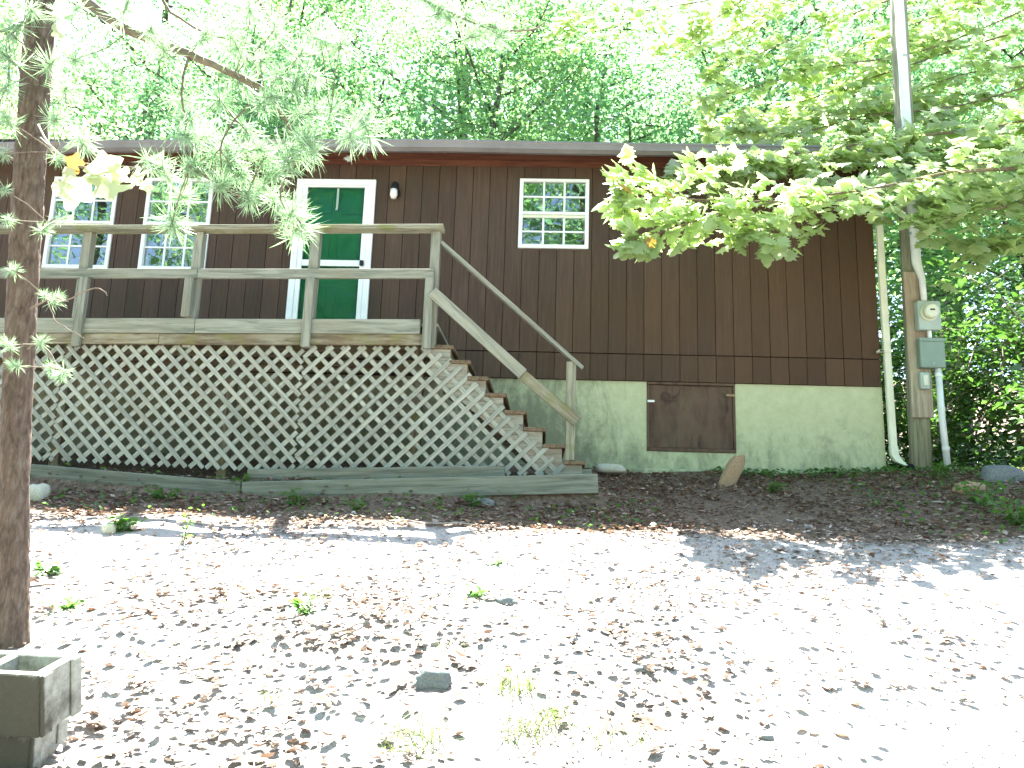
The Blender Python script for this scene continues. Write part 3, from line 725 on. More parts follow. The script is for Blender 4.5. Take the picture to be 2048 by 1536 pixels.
lc = MB().tube([(4.80, -.30, 1.944), (4.805, -.30, 1.4), (4.835, -.30, .78)], .034, 14).build('lower_conduit', 'conduit', up, smooth=True)
for zz, xx in ((1.87, 4.80), (1.5, 4.805), (1.08, 4.822)): MB().tube([(xx, -.30, zz-.02), (xx+.001, -.30, zz+.02)], .039, 14).build('conduit_coupling', 'conduit', lc)
c0 = Vector((4.70, -.30, 2.69))
uc = MB().tube([c0, (4.695, -.30, 2.95), (4.665, -.26, 3.15), (4.66, -.245, 4.0), (4.67, -.235, 5.5), (4.69, -.22, 8.5)], [.032, .034, .05, .052, .052, .052], 16).build('upper_conduit', 'conduit', up, smooth=True)
for zz in (3.5, 4.6, 5.7, 6.8): MB().tube([(4.662+.006*(zz-3.5), -.244+.006*(zz-3.5), zz-.015), (4.662+.006*(zz-3.5), -.244+.006*(zz-3.5), zz+.015)], .057, 14).build('conduit_clamp', 'meter', uc)

# ------------------------------------------------------------------ foliage machinery
def rot_frames(n, rg, up_bias=.0):
    """n random orthonormal frames (t along leaf, b across, nrm)"""
    nr = rg.normal(size=(n, 3)); nr[:, 2] = np.abs(nr[:, 2])*(1+up_bias)+up_bias; nr /= np.linalg.norm(nr, axis=1)[:, None]
    t = rg.normal(size=(n, 3)); t -= nr*(t*nr).sum(1)[:, None]; t /= np.linalg.norm(t, axis=1)[:, None]
    return t, np.cross(nr, t), nr
def leaves_mesh(name, P, size, rg, material, shape='rhomb', up_bias=.6, T=None, ratio=.62, lean=0):
    """one mesh of many separate leaves; P (n,3)"""
    n = len(P); t, b, nr = rot_frames(n, rg, up_bias)
    if lean: nr[:, 1] += lean; nr /= np.linalg.norm(nr, axis=1)[:, None]
    if T is not None:
        t = T + .5*rg.normal(size=(n, 3)); t -= nr*(t*nr).sum(1)[:, None]; t /= np.linalg.norm(t, axis=1)[:, None]; b = np.cross(nr, t)
    s = size*rg.uniform(.65, 1.25, n)
    if shape == 'rhomb':
        L = np.array([(0, 0, 0), (.45, .5*ratio, .08), (1, 0, -.08), (.45, -.5*ratio, .08)]); F0 = np.array([(0, 3, 2), (0, 2, 1)])
    elif shape == 'oval':
        L = np.array([(0, 0, 0), (.25, .40*ratio, .05), (.62, .48*ratio, .05), (1, 0, -.1), (.62, -.48*ratio, .05), (.25, -.40*ratio, .05)]); F0 = np.array([(0, 5, 1), (5, 4, 1), (4, 2, 1), (4, 3, 2)])
    elif shape == 'curl':
        L = np.array([(0, 0, .10), (.28, .36*ratio, .22), (.66, .44*ratio, .16), (1, 0, .22), (.66, -.44*ratio, .16), (.28, -.36*ratio, .22), (.5, 0, 0)]); F0 = np.array([(0, 6, 1), (1, 6, 2), (2, 6, 3), (3, 6, 4), (4, 6, 5), (5, 6, 0)])
    elif shape == 'lobed':
        L, F0 = lobed_template()
    k = len(L); Lx, Ly, Lz = L[:, 0], L[:, 1], L[:, 2]
    V = P[:, None, :] + s[:, None, None]*(Lx[None, :, None]*t[:, None, :] + Ly[None, :, None]*b[:, None, :] + Lz[None, :, None]*nr[:, None, :])
    F = (np.arange(n)*k)[:, None, None] + F0[None]
    v = np.repeat(rg.uniform(0, 1, n), k)
    return mesh_np(name, V.reshape(-1, 3), F.reshape(-1, 3), material, False, v)
def lobed_template():
    out = [(0, 0), (.10, .16), (.02, .34), (.20, .30), (.22, .52), (.38, .34), (.50, .30), (.58, .50), (.68, .24), (.82, .20), (1, 0)]
    pts = [(x, y) for x, y in out]; full = pts + [(x, -y) for x, y in reversed(pts[1:-1])]
    L = [(x, y, -.25*abs(y)-.10*(x-.3)**2) for x, y in full]+[(.35, 0, .03)]
    c = len(L)-1; m = len(full)
    return np.array(L), np.array([(c, i, (i+1) % m) for i in range(m)])
def limb(p0, p1, r0, r1, n=6, bend=.15, rg=rnd, sides=6, mb=None):
    p0 = Vector(p0); p1 = Vector(p1); L = (p1-p0).length; off = Vector((0, 0, 0)); pts = []
    sag = Vector((rg.uniform(-1, 1), rg.uniform(-1, 1), rg.uniform(-.3, 1)))*bend*L
    for i in range(n+1):
        k = i/n; pts.append(p0.lerp(p1, k)+sag*math.sin(math.pi*k)*.5+Vector((rg.uniform(-1, 1), rg.uniform(-1, 1), rg.uniform(-1, 1)))*L*.012)
    (mb or MB()).tube(pts, [r0+(r1-r0)*i/n for i in range(n+1)], sides); return pts

# ---- woodland tree kinds
def tree_kind(seed, H, cr, cb, nclump, per, leaf, material):
    rg = np.random.default_rng(seed); rr = random.Random(seed)
    tr = MB(); top = Vector((rr.uniform(-.4, .4), rr.uniform(-.4, .4), H*.86))
    pts = [Vector((0, 0, -.5))]
    for i in range(1, 9): k = i/8; pts.append(Vector((top.x*k+rr.uniform(-.12, .12), top.y*k+rr.uniform(-.12, .12), top.z*k)))
    r0 = .016*H; tr.tube(pts, [r0*(1-.82*(i/8)**1.1)*(1.35 if i == 0 else 1) for i in range(9)], 9)
    C = []
    nl = 15
    for i in range(nl):
        k = i/nl; z = cb + (H*.84-cb)*k; ang = i*2.4+rr.uniform(-.4, .4)
        reach = cr*(.55+.6*math.sin(math.pi*min(1, .18+.82*k)))*rr.uniform(.75, 1.1)
        b0 = pts[min(8, max(1, int(z/top.z*8)))].copy(); b0.z = z
        e = b0+Vector((math.cos(ang)*reach, math.sin(ang)*reach, reach*rr.uniform(.15, .6)))
        q = limb(b0, e, r0*.34*(1-.6*k), .012, 6, .18, rr, 5, tr)
        for j in range(2, 7):
            C.append(q[j])
            for _ in range(2):
                d = Vector((rr.uniform(-1, 1), rr.uniform(-1, 1), rr.uniform(-.5, .8)))*reach*.38
                limb(q[j], q[j]+d, .012, .005, 3, .2, rr, 4, tr); C.append(q[j]+d); C.append(q[j]+d*.6)
    trunk = tr.mesh('trunk', 'bark', 0, True)
    C = np.array([tuple(c) for c in C]); idx = rg.integers(0, len(C), nclump)
    cc = C[idx] + rg.normal(size=(nclump, 3))*np.array([.45, .45, .35])
    P = np.repeat(cc, per, 0) + rg.normal(size=(nclump*per, 3))*np.array([.34, .34, .20])
    return trunk, leaves_mesh('crown', P, leaf, rg, material, 'rhomb', .5)
KINDS = [tree_kind(1, 15, 3.0, 3.5, 280, 44, .15, 'leaf'), tree_kind(2, 17, 3.3, 5, 290, 44, .15, 'leaf2'), tree_kind(3, 12, 2.9, 2.2, 270, 44, .14, 'leaf'), tree_kind(4, 8, 2.3, 1.0, 260, 44, .12, 'leaf2'), tree_kind(5, 16, 3.2, 4.5, 285, 48, .14, 'leaf2'), tree_kind(6, 17, 3.4, 5.5, 275, 48, .14, 'leaf')]
def tree(k, x, y, rz, sc, label, group, name='broadleaf_tree'):
    t = bpy.data.objects.new(name, None)
    m = Matrix.Translation((x, y, gz(x, y)-.1)) @ Matrix.Rotation(rz, 4, 'Z') @ Matrix.Scale(sc, 4); link(t, None, m)
    tag(t, label, 'tree', group)
    for nm, me in zip(('trunk', 'crown'), KINDS[k]): link(bpy.data.objects.new(nm, me), t, m)
    return t
ORD = ['first', 'second', 'third', 'fourth', 'fifth', 'sixth', 'seventh', 'eighth', 'ninth']
GB = 'woodland trees behind the cabin'
front = [(-10.5, 10.5, 2, 1.0, 'above the left end of the roof'), (-7.4, 9.6, 0, .9, 'just right of the pine trunk'), (-4.2, 10.4, 2, 1.05, 'above the two tall windows'),
         (-1.2, 9.4, 1, .82, 'above the green door'), (1.7, 10.2, 2, 1.1, 'above the small square window'), (4.4, 9.5, 0, .9, 'behind the right part of the roof'),
         (7.3, 8.0, 2, 1.05, 'behind the utility pole'), (10.2, 6.2, 2, 1.0, 'at the right edge of the view')]
for i, (x, y, k, s, w_) in enumerate(front):
    tree(k, x, y, rnd.uniform(0, 6.28), s, 'green broadleaf tree behind the cabin, ' + w_, GB)
for i in range(8):
    x = -19+i*5.2+rnd.uniform(-1, 1); tree((4, 5, 4, 5)[i % 4], x, 16+rnd.uniform(-1.5, 1.5), rnd.uniform(0, 6.28), rnd.uniform(1.2, 1.4), 'tall broadleaf tree in the second row of woodland, %s from the left' % ORD[i], 'second row of woodland trees')
for i in range(9):
    x = -27+i*6.4+rnd.uniform(-1.5, 1.5); tree((5, 4)[i % 2], x, 25+rnd.uniform(-2, 2), rnd.uniform(0, 6.28), rnd.uniform(1.4, 1.7), 'tall broadleaf tree in the farthest row of woodland, %s from the left' % ORD[i], 'back row of woodland trees')
for i, (x, y, k, s, w_) in enumerate([(8.2, 3.2, 3, .85, 'young broadleaf tree close behind the utility pole'), (11.5, 1.8, 3, 1.1, 'young broadleaf tree right of the utility pole'),
        (6.3, 5.6, 3, .95, 'young broadleaf tree between the downspout and the utility pole'), (-9.5, 3.5, 3, 1.0, 'young broadleaf tree left of the cabin')]):
    tree(k, x, y, rnd.uniform(0, 6.28), s, w_, GB)
# trees across the yard behind the viewer: the window panes mirror them
for i, (x, y, k, s, w_) in enumerate([(-13.5, -14, 0, 1.1, 'in the far left window'), (-10, -15, 1, 1.0, 'in the second tall window'), (-6.3, -14.5, 0, .9, 'in the glass of the green door'),
        (-1.2, -16, 1, 1.15, 'faintly in the left of the small square window'), (1.6, -13.5, 0, 1.08, 'on the right of the small square window'), (5.6, -17, 1, .9, 'at the right of all the panes')]):
    tree(k, x, y, rnd.uniform(0, 6.28), s, 'broadleaf tree across the yard mirrored ' + w_, 'trees mirrored in the windows')

# ---- laurel-like shrubs right of the pole
def shrub(x, y, h, r, seed, label, nst=7, dens=1.0):
    rg = np.random.default_rng(seed); rr = random.Random(seed); z0 = gz(x, y)
    t = thing('shrub', (x, y, z0), label, 'shrub', 'evergreen shrubs right of the pole')
    P = []
    for i in range(nst):
        a = rr.uniform(0, 6.28); d = r*rr.uniform(.4, 1.05)
        e = Vector((x+math.cos(a)*d, y+math.sin(a)*d, z0+h*rr.uniform(.45, 1))); mb = MB()
        q = limb((x+rr.uniform(-.15, .15), y+rr.uniform(-.15, .15), z0-.05), e, rr.uniform(.016, .032), .007, 8, .35, rr, 6, mb)
        for j in range(3, 9):
            for _ in range(2):
                e2 = q[j]+Vector((rr.uniform(-1, 1), rr.uniform(-1, 1), rr.uniform(-.2, .5)))*.38*r
                limb(q[j], e2, .007, .003, 3, .25, rr, 5, mb); P += [q[j].lerp(e2, .5), e2]
        mb.build('stem', 'paletwig' if i % 3 != 1 else 'twig', t, 0, True)
    P = np.array([tuple(p) for p in P]); n = int(len(P)*11*dens); PP = P[rg.integers(0, len(P), n)]+rg.normal(size=(n, 3))*np.array([.11, .11, .08])*r
    fo = link(bpy.data.objects.new('foliage', leaves_mesh('foliage', PP, .105, rg, 'shrubleaf', 'oval', .7, ratio=.5)), t)
    return t
shrub(6.2, .4, 2.6, 1.15, 21, 'evergreen shrub with pale arching stems just right of the meter')
shrub(7.4, 1.2, 3.2, 1.3, 22, 'tall evergreen shrub at the right edge behind the first shrub')
shrub(5.35, 1.6, 2.0, .8, 23, 'dark evergreen shrub between the downspout and the pole')
shrub(6.0, -.75, 1.1, .8, 24, 'low evergreen shrub on the bank at the right edge', 6)
shrub(6.6, 3.2, 3.0, 1.3, 25, 'dark evergreen shrub deep behind the pole')
shrub(8.6, 2.6, 3.4, 1.5, 26, 'large evergreen shrub beyond the right edge of the bank')
shrub(5.1, 3.4, 2.0, 1.0, 27, 'shaded evergreen shrub behind the house corner')
# ---- low plants on the bank and by the boards
def weed(x, y, h, r, n, seed, label, size=.06, material='weed', group='weeds in the yard', name='weed'):
    rg = np.random.default_rng(seed); rr = random.Random(seed); z0 = gz(x, y); t = thing(name, (x, y, z0), label, 'plant', group); mb = MB(); P = []; T = []
    for i in range(n):
        a = rr.uniform(0, 6.28); d = r*rr.uniform(.2, 1); e = Vector((x+math.cos(a)*d, y+math.sin(a)*d, z0+h*rr.uniform(.5, 1)))
        q = limb((x+rr.uniform(-.02, .02), y, z0-.01), e, .003, .0015, 4, .2, rr, 4, mb)
        for j in range(1, 5):
            for _ in range(2): P.append(tuple(q[j])); T.append((math.cos(a+rr.uniform(-1.2, 1.2)), math.sin(a+rr.uniform(-1.2, 1.2)), .2))
    mb.build('stem', 'grass', t)
    link(bpy.data.objects.new('foliage', leaves_mesh('foliage', np.array(P), size, rg, material, 'oval', .9, np.array(T), .5)), t); return t
WD = [((592, 1012), .16, .13, 7, 'leafy weed catching the sun below the bend of the edging boards', .06), ((712, 1022), .12, .10, 6, 'small leafy weed below the level edging board, left of centre', .05),
      ((370, 1085), .26, .06, 4, 'tall thin dry weed stem left of centre', .04), ((245, 1062), .10, .14, 8, 'broad-leaved weed beside the small pale stone', .07),
      ((950, 1012), .09, .12, 7, 'low grey-green weed at the middle of the edging board', .06), ((330, 1000), .10, .16, 8, 'shaded weed clump under the sloping edging board', .06),
      ((1545, 985), .10, .12, 8, 'bright green weed right of the leaning stone', .05), ((1880, 960), .16, .10, 8, 'green weed at the foot of the pale conduit', .06),
      ((1960, 1010), .20, .25, 12, 'leafy ground plant on the sunny bank', .07), ((2030, 1050), .22, .25, 12, 'leafy ground plant at the right edge of the bank', .07),
      ((615, 1230), .08, .12, 7, 'small green weed in the sunlit litter left of centre', .04), ((960, 1195), .06, .10, 6, 'small pale weed beside the half buried stone', .04),
      ((95, 1150), .06, .10, 5, 'flat green weed right of the pine trunk', .06), ((135, 1220), .05, .10, 5, 'flat green weed above the concrete blocks', .06),
      ((820, 905), .10, .06, 5, 'bright green sprout behind the lattice foot', .05), ((1000, 1130), .05, .07, 4, 'tiny green weed on the bright strip of ground', .035),
      ((470, 975), .09, .12, 6, 'green weed between the edging boards', .05)]
for i, ((px, py), h, r, n, lab, sz) in enumerate(WD):
    p = on(px, py); weed(p.x, p.y, h, r, n, 40+i, lab, sz)
def tuft(px, py, h, r, n, seed, label):
    p = on(px, py); rr = random.Random(seed); mb = MB(); n = int(n*.9); h *= 1.1; r *= 1.8
    for i in range(n):
        a = rr.uniform(0, 6.28); b0 = Vector((p.x+rr.uniform(-r, r)*.5, p.y+rr.uniform(-r, r)*.5, 0)); b0.z = gz(b0.x, b0.y)-.005
        d = Vector((math.cos(a), math.sin(a), 0)); s = Vector((-d.y, d.x, 0))*.0019; hh = h*rr.uniform(.25, 1.0); l = h*rr.uniform(.5, 1.5)
        b = len(mb.v)
        for k, w in ((0, 1), (.4, .9), (.75, .6), (1, .1)):
            c = b0+d*(l*k*k)+Vector((0, 0, hh*(k-.45*k*k*k))); mb.v += [tuple(c-s*w), tuple(c+s*w)]
        for k in range(3): mb.f.append((b+2*k, b+2*k+1, b+2*k+3, b+2*k+2))
    me = bpy.data.meshes.new('grass_tuft'); me.from_pydata(mb.v, [], mb.f); me.materials.append(M['grass'])
    v = np.repeat(np.random.default_rng(seed).uniform(0, 1, n), 8); aa = me.attributes.new('v', 'FLOAT', 'POINT'); aa.data.foreach_set('value', v.astype(np.float32))
    return tag(link(bpy.data.objects.new('grass_tuft', me)), label, 'grass', 'grass tufts in the leaf litter')
TF = [(1030, 1375, .11, .09, 90, 'thick grass tuft right of the blue-grey stone'), (830, 1485, .12, .12, 110, 'wide grass tuft at the bottom centre'), (1045, 1470, .10, .08, 70, 'grass tuft beside brown leaves at the bottom, right of centre'),
      (1110, 1440, .09, .08, 60, 'sparse grass tuft right of the lower centre'), (640, 1190, .07, .08, 50, 'short grass tuft in the sunlit litter left of centre'), (1230, 1480, .07, .10, 60, 'thin grass patch near the bottom, towards the right'),
      (540, 1400, .06, .08, 40, 'thin grass tuft in the lower left litter'), (900, 1290, .05, .07, 36, 'short sparse grass above the blue-grey stone')]
for i, a in enumerate(TF): tuft(*a[:5], 70+i, a[5])
P = []
for i in range(26000):
    X = rnd.uniform(4.9, 15); Y = rnd.uniform(.3, 11)
    if X < 5.6 and Y < 1: continue
    P.append((X, Y, gz(X, Y)+rnd.random()**1.5*1.1))
me = leaves_mesh('undergrowth', np.array(P), .11, rng, 'shrubleaf', 'oval', .8)
tag(link(bpy.data.objects.new('undergrowth', me)), 'dark green undergrowth covering the slope right of the cabin', 'undergrowth', kind='stuff')
# ---- moss and seedlings along the foundation: nobody could count them
P = []
for i in range(900):
    X = rnd.uniform(2.4, 5.3); Y = -abs(rnd.gauss(0, .28))-.02 if X < 4.4 else rnd.uniform(-.7, .3)
    P.append((X, Y, gz(X, Y)+rnd.uniform(0, .05)))
for i in range(500):
    X = rnd.uniform(-4.5, 1.5); Y = rnd.uniform(-2.9, -1.9); P.append((X, Y, gz(X, Y)+rnd.uniform(0, .05)))
for i in range(700):
    X = rnd.uniform(3.4, 6.5); Y = rnd.uniform(-3.2, -.6); P.append((X, Y, gz(X, Y)+rnd.uniform(0, .07)))
me = leaves_mesh('ground_cover', np.array(P), .05, rng, 'weed', 'oval', .8)
tag(link(bpy.data.objects.new('ground_cover', me)), 'small green seedlings and moss scattered along the foundation and bank', 'ground cover', kind='stuff')

# ------------------------------------------------------------------ leaf litter
P = []; tries = 0
while len(P) < 27000 and tries < 200000:
    tries += 1
    X = rnd.uniform(-5.2, 6.4); Y = -7.2+7.0*rnd.random()**.8
    if Y > -1.95 and X < .9: 
        if rnd.random() > .12: continue
    cl = mnoise.noise((X*1.1, Y*1.1, 9))+.6*mnoise.noise((X*3, Y*3, 2))
    w = .62+.75*cl-.5*max(0, pale(X, Y)-.35)
    if Y > -2.8: w += .1
    if humus(X, Y) > .11: w += .1
    if rnd.random() < w: P.append((X, Y, gz(X, Y)+.004+rnd.random()*.018))
P = np.array(P)
shade_band = P[:, 1] > -2.85 - .25*np.sin(P[:, 0]*1.7)  # browner leaves in the cabin shadow, paler in sun: light put into colour
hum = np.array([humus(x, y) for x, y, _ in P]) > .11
for nm, lab, sel, mt in (('shade_toned_leaves', 'brown fallen leaves below the cabin, shade put into their colour', shade_band, 'shadeleaf'), ('dark_leaves', 'dark brown rotting leaves on the bare soil in mid yard', ~shade_band & hum, 'darkleaf'), ('sun_toned_leaves', 'pale fallen leaves over the open yard, sunlight put into their colour', ~shade_band & ~hum, 'litter')):
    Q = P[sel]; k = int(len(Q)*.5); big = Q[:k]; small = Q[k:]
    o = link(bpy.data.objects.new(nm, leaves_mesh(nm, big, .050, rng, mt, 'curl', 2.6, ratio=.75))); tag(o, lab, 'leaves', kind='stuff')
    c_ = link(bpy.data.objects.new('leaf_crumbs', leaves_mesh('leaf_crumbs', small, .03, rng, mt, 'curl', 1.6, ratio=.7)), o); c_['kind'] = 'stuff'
P = []
for i in range(7000):
    X = rnd.uniform(.3, 6); Y = rnd.uniform(-7, -2.9)
    if mnoise.noise((X*2, Y*2, 4)) > -.25: P.append((X, Y, gz(X, Y)+.003+rnd.random()*.008))
tag(link(bpy.data.objects.new('track_crumbs', leaves_mesh('track_crumbs', np.array(P), .019, rng, 'darkleaf', 'curl', 1.2, ratio=.6))), 'fine dark leaf crumbs and grit on the pale track at the right', 'leaves', kind='stuff')
# twigs on the ground
for i, (px, py, L, a, lab) in enumerate([(700, 1265, .20, .9, 'pale dry stick in the litter left of centre'), (1180, 1225, .15, 1.0, 'thin dry stick in the middle of the yard'), (880, 1052, .75, .06, 'long pale stick along the shadow edge below the boards'), (1905, 1010, .30, -.5, 'pale stick on the sunny bank')]):
    p = on(px, py); d = Vector((math.cos(a), math.sin(a), 0))*L/2; q = []
    for k in range(7):
        c = Vector((p.x, p.y, 0))+d*(k/3-1); c.z = gz(c.x, c.y)+.018+.006*math.sin(k*2); q.append(c)
    tag(MB().tube(q, [.008-.0006*k for k in range(7)], 6).build('stick', 'paletwig', smooth=True), lab, 'stick', 'dry sticks on the ground')

# ------------------------------------------------------------------ pine on the left
pb = on(28, 1292)
pine = thing('pine_tree', (pb.x, pb.y, gz(pb.x, pb.y)), 'pine tree with flaky brown trunk at the left edge', 'tree')
YP = pb.y
tp = [at(24, 1330, YP), at(28, 1200, YP), at(27, 1000, YP), at(34, 800, YP), at(44, 600, YP), at(56, 400, YP), at(68, 200, YP), at(84, 0, YP), at(100, -220, YP), at(112, -520, YP), at(118, -900, YP)]
tp[0].z -= .1
RAD = [r*.84 for r in (.078, .073, .072, .074, .076, .080, .081, .080, .078, .07, .06)]
V = []; NS = 40; rows = []
fine = []
for i in range(len(tp)-1):
    m_ = 26 if i < 8 else 8
    for k in range(m_): fine.append((tp[i].lerp(tp[i+1], k/m_), RAD[i]+(RAD[i+1]-RAD[i])*k/m_))
for (c, r0) in fine:
    for s in range(NS):
        a = 2*math.pi*s/NS; d = Vector((math.cos(a), math.sin(a), 0)); q = Vector((d.x*3.2, d.y*3.2, c.z*5))
        cell = mnoise.cell(q*1.3+Vector((mnoise.noise(q*1.7), mnoise.noise(q*1.7+Vector((5, 0, 0))), mnoise.noise(q*1.1))))
        rr_ = r0*(1+.055*cell+.05*mnoise.noise(q*2.2)+.035*mnoise.noise(Vector((d.x*9, d.y*9, c.z*16))))
        if c.z-tp[0].z < .35: rr_ *= 1+.35*(1-(c.z-tp[0].z)/.35)**2
        V.append(tuple(c+d*rr_))
nr_ = len(fine)
F = [(i*NS+s, i*NS+(s+1) % NS, (i+1)*NS+(s+1) % NS, (i+1)*NS+s) for i in range(nr_-1) for s in range(NS)]
link(bpy.data.objects.new('trunk', mesh_np('trunk', V, F, 'pinebark', False)), pine)
# branches given as photo points with a depth plane each
def branch(pts, r0, r1, sides=7, material='twig', parent=pine):
    P = [at(*p) for p in pts]; q = []
    for i in range(len(P)-1):
        a0 = P[max(0, i-1)]; a1 = P[i]; a2 = P[i+1]; a3 = P[min(len(P)-1, i+2)]
        for k in range(4):
            t = k/4; q.append(.5*((2*a1)+(a2-a0)*t+(2*a0-5*a1+4*a2-a3)*t*t+(3*a1-a0-3*a2+a3)*t**3))
    q.append(P[-1]); n = len(q)
    q = [p+Vector((rnd.uniform(-1, 1), rnd.uniform(-1, 1), rnd.uniform(-1, 1)))*.004 for p in q]
    MB().tube(q, [r0+(r1-r0)*i/(n-1) for i in range(n)], sides).build('branch', material, parent, 0, True); return q
def yp(d): return YP+d
BR = [([(100, -60, yp(0)), (170, 0, yp(-.05)), (260, 62, yp(-.1)), (380, 108, yp(-.15)), (470, 150, yp(-.2)), (530, 185, yp(-.2)), (568, 235, yp(-.22)), (590, 290, yp(-.25))], .030, .008),
      ([(380, 108, yp(-.15)), (365, 170, yp(-.2)), (372, 250, yp(-.22)), (380, 300, yp(-.25))], .007, .003),
      ([(300, -80, yp(.1)), (330, 10, yp(.1)), (390, 55, yp(.08)), (470, 85, yp(.05))], .010, .004),
      ([(480, -80, yp(.2)), (520, 10, yp(.2)), (550, 70, yp(.2)), (600, 110, yp(.2)), (680, 95, yp(.2))], .011, .004),
      ([(60, 260, yp(0)), (110, 305, yp(-.1)), (150, 330, yp(-.15)), (230, 345, yp(-.2)), (300, 325, yp(-.22))], .010, .004),
      ([(530, 185, yp(-.2)), (470, 240, yp(-.25)), (440, 300, yp(-.3)), (450, 370, yp(-.3))], .006, .003),
      ([(568, 235, yp(-.22)), (610, 230, yp(-.22)), (660, 225, yp(-.2))], .006, .003),
      ([(590, 290, yp(-.25)), (575, 340, yp(-.27)), (560, 400, yp(-.3)), (600, 445, yp(-.33))], .007, .003),
      ([(590, 290, yp(-.25)), (530, 315, yp(-.28)), (490, 390, yp(-.3)), (440, 372, yp(-.3)), (380, 331, yp(-.3))], .006, .003),
      ([(50, 470, yp(0)), (95, 445, yp(-.1)), (125, 437, yp(-.15))], .006, .003),
      ([(55, 620, yp(-.02)), (95, 600, yp(-.1)), (130, 600, yp(-.14)), (190, 575, yp(-.16)), (215, 590, yp(-.16))], .005, .002),
      ([(95, 600, yp(-.1)), (110, 640, yp(-.12)), (150, 665, yp(-.13)), (170, 678, yp(-.13))], .003, .0015),
      ([(50, 700, yp(-.02)), (85, 690, yp(-.1)), (120, 740, yp(-.13))], .005, .002),
      ([(50, 150, yp(0)), (20, 120, yp(-.05)), (-60, 60, yp(-.1))], .010, .005), ([(40, 330, yp(0)), (10, 310, yp(-.05)), (-50, 300, yp(-.1))], .008, .004),
      ([(110, -40, yp(0)), (60, 30, yp(-.2)), (10, 60, yp(-.3)), (-60, 70, yp(-.35))], .010, .005),
      ([(700, -120, yp(.5)), (790, -30, yp(.5)), (880, 15, yp(.5)), (960, 50, yp(.5)), (1050, 62, yp(.5)), (1090, 45, yp(.5))], .010, .004)]
for b_ in BR: branch(*b_)
def tuft_mesh(seed, n=120):
    rr = np.random.default_rng(seed); V = []; F = []; v = []
    for i in range(n):
        d = rr.normal(size=3); d[2] = d[2]*.8+.15; d[0] += .55; d /= np.linalg.norm(d); L = rr.uniform(.075, .12); o = np.array([rr.uniform(-.05, .03), 0, 0])
        s = np.cross(d, rr.normal(size=3)); s /= np.linalg.norm(s); s *= .0019; dr = np.array([0, 0, -.012])
        b = len(V); p1 = o+d*L*.55+dr*.3; p2 = o+d*L+dr
        V += [o-s*.6, o+s*.6, p1-s, p1+s, p2]; F += [(b, b+1, b+3), (b, b+3, b+2), (b+2, b+3, b+4)]; v += [rr.uniform()]*5
    return mesh_np('needle_tuft', V, F, 'needle', False, v)
TM = [tuft_mesh(i) for i in range(5)]
TU = [(301, 325), (330, 345), (379, 331), (400, 345), (441, 372), (455, 301), (430, 310), (530, 318), (510, 300), (577, 328), (590, 305), (554, 403), (601, 448), (590, 462), (580, 430), (495, 393), (520, 380), (407, 273), (495, 267), (540, 195), (520, 210),
      (598, 232), (632, 219), (660, 226), (362, 393), (345, 444), (116, 318), (167, 287), (126, 437), (85, 461), (10, 307), (5, 380), (15, 440), (89, 592), (110, 600), (126, 746), (100, 735), (82, 684), (460, 330), (480, 350), (545, 350), (560, 300), (610, 280), (625, 300),
      (20, 120), (30, 60), (5, 180), (15, 240), (120, 30), (60, 20), (150, 20), (440, 200), (480, 165), (520, 120), (330, 100), (300, 60), (470, 85), (410, 70), (600, 110), (680, 95), (640, 80), (550, 60), (500, 20), (250, 20), (560, 150), (720, 240), (735, 262), (700, 270),
      (880, 15), (900, 40), (930, 30), (960, 55), (1000, 70), (870, 30), (850, 0), (940, 75), (985, 50), (380, 240), (365, 200), (370, 270), (620, 150), (590, 170), (150, 120), (130, 180), (110, 240), (100, 130), (25, 540), (15, 690), (30, 730)]
for i, (px, py) in enumerate(TU):
    Yt = yp(.5) if 760 < px else yp(-.25+rnd.uniform(-.12, .12))
    c = at(px, py, Yt); d = Vector((rnd.uniform(-.3, 1), rnd.uniform(-1, .4), rnd.uniform(-.8, .5)))
    if px < 40: d.x = -abs(d.x)
    m = Matrix.Translation(c) @ d.to_track_quat('X', 'Z').to_matrix().to_4x4() @ Matrix.Rotation(rnd.uniform(0, 6.28), 4, 'X') @ Matrix.Scale(rnd.uniform(.8, 1.15)*(.5 if px < 140 and py > 260 else 1), 4)
    link(bpy.data.objects.new('needle_tuft', TM[i % 5]), pine, m)
# twiglets that carry the tufts back to the nearest branch
BP = [p for b_ in BR for p in [at(*q) for q in b_[0]]]
tw = MB()
for (px, py) in TU:
    Yt = yp(.5) if 760 < px else yp(-.25); c = at(px, py, Yt); nb = min(BP, key=lambda q: (q-c).length)
    if (nb-c).length < .8: limb(nb, c, .0035, .002, 4, .12, rnd, 5, tw)
tag(tw.build('twigs', 'twig', pine), kind='stuff')

# ---- vine with big yellowing leaves climbing on the pine
vine = thing('wild_vine', (pb.x+.05, pb.y-.1, gz(pb.x, pb.y)), 'vine with large yellow-green leaves hanging beside the pine trunk', 'vine')
q = branch([(75, 250, yp(-.12)), (110, 300, yp(-.28)), (160, 325, yp(-.32)), (215, 330, yp(-.33)), (262, 335, yp(-.33)), (300, 340, yp(-.33))], .005, .002, 6, 'paletwig', vine)
def vine_leaf_mesh(seed):
    rr = random.Random(seed); n = 30; V = [(0, 0, .02)]; F = []
    for i in range(n):
        a = 2*math.pi*i/n; r = .5*(1+.20*math.cos(5*(a-math.pi/2))+.07*math.sin(9*a+seed)+rr.uniform(-.04, .04))
        if abs(a-1.5*math.pi) < .25: r *= .55
        V.append((r*math.cos(a), r*math.sin(a), -.10*r+.10*math.sin(2*a+seed)*r))
    for i in range(n): F.append((0, 1+i, 1+(i+1) % n))
    return V, F
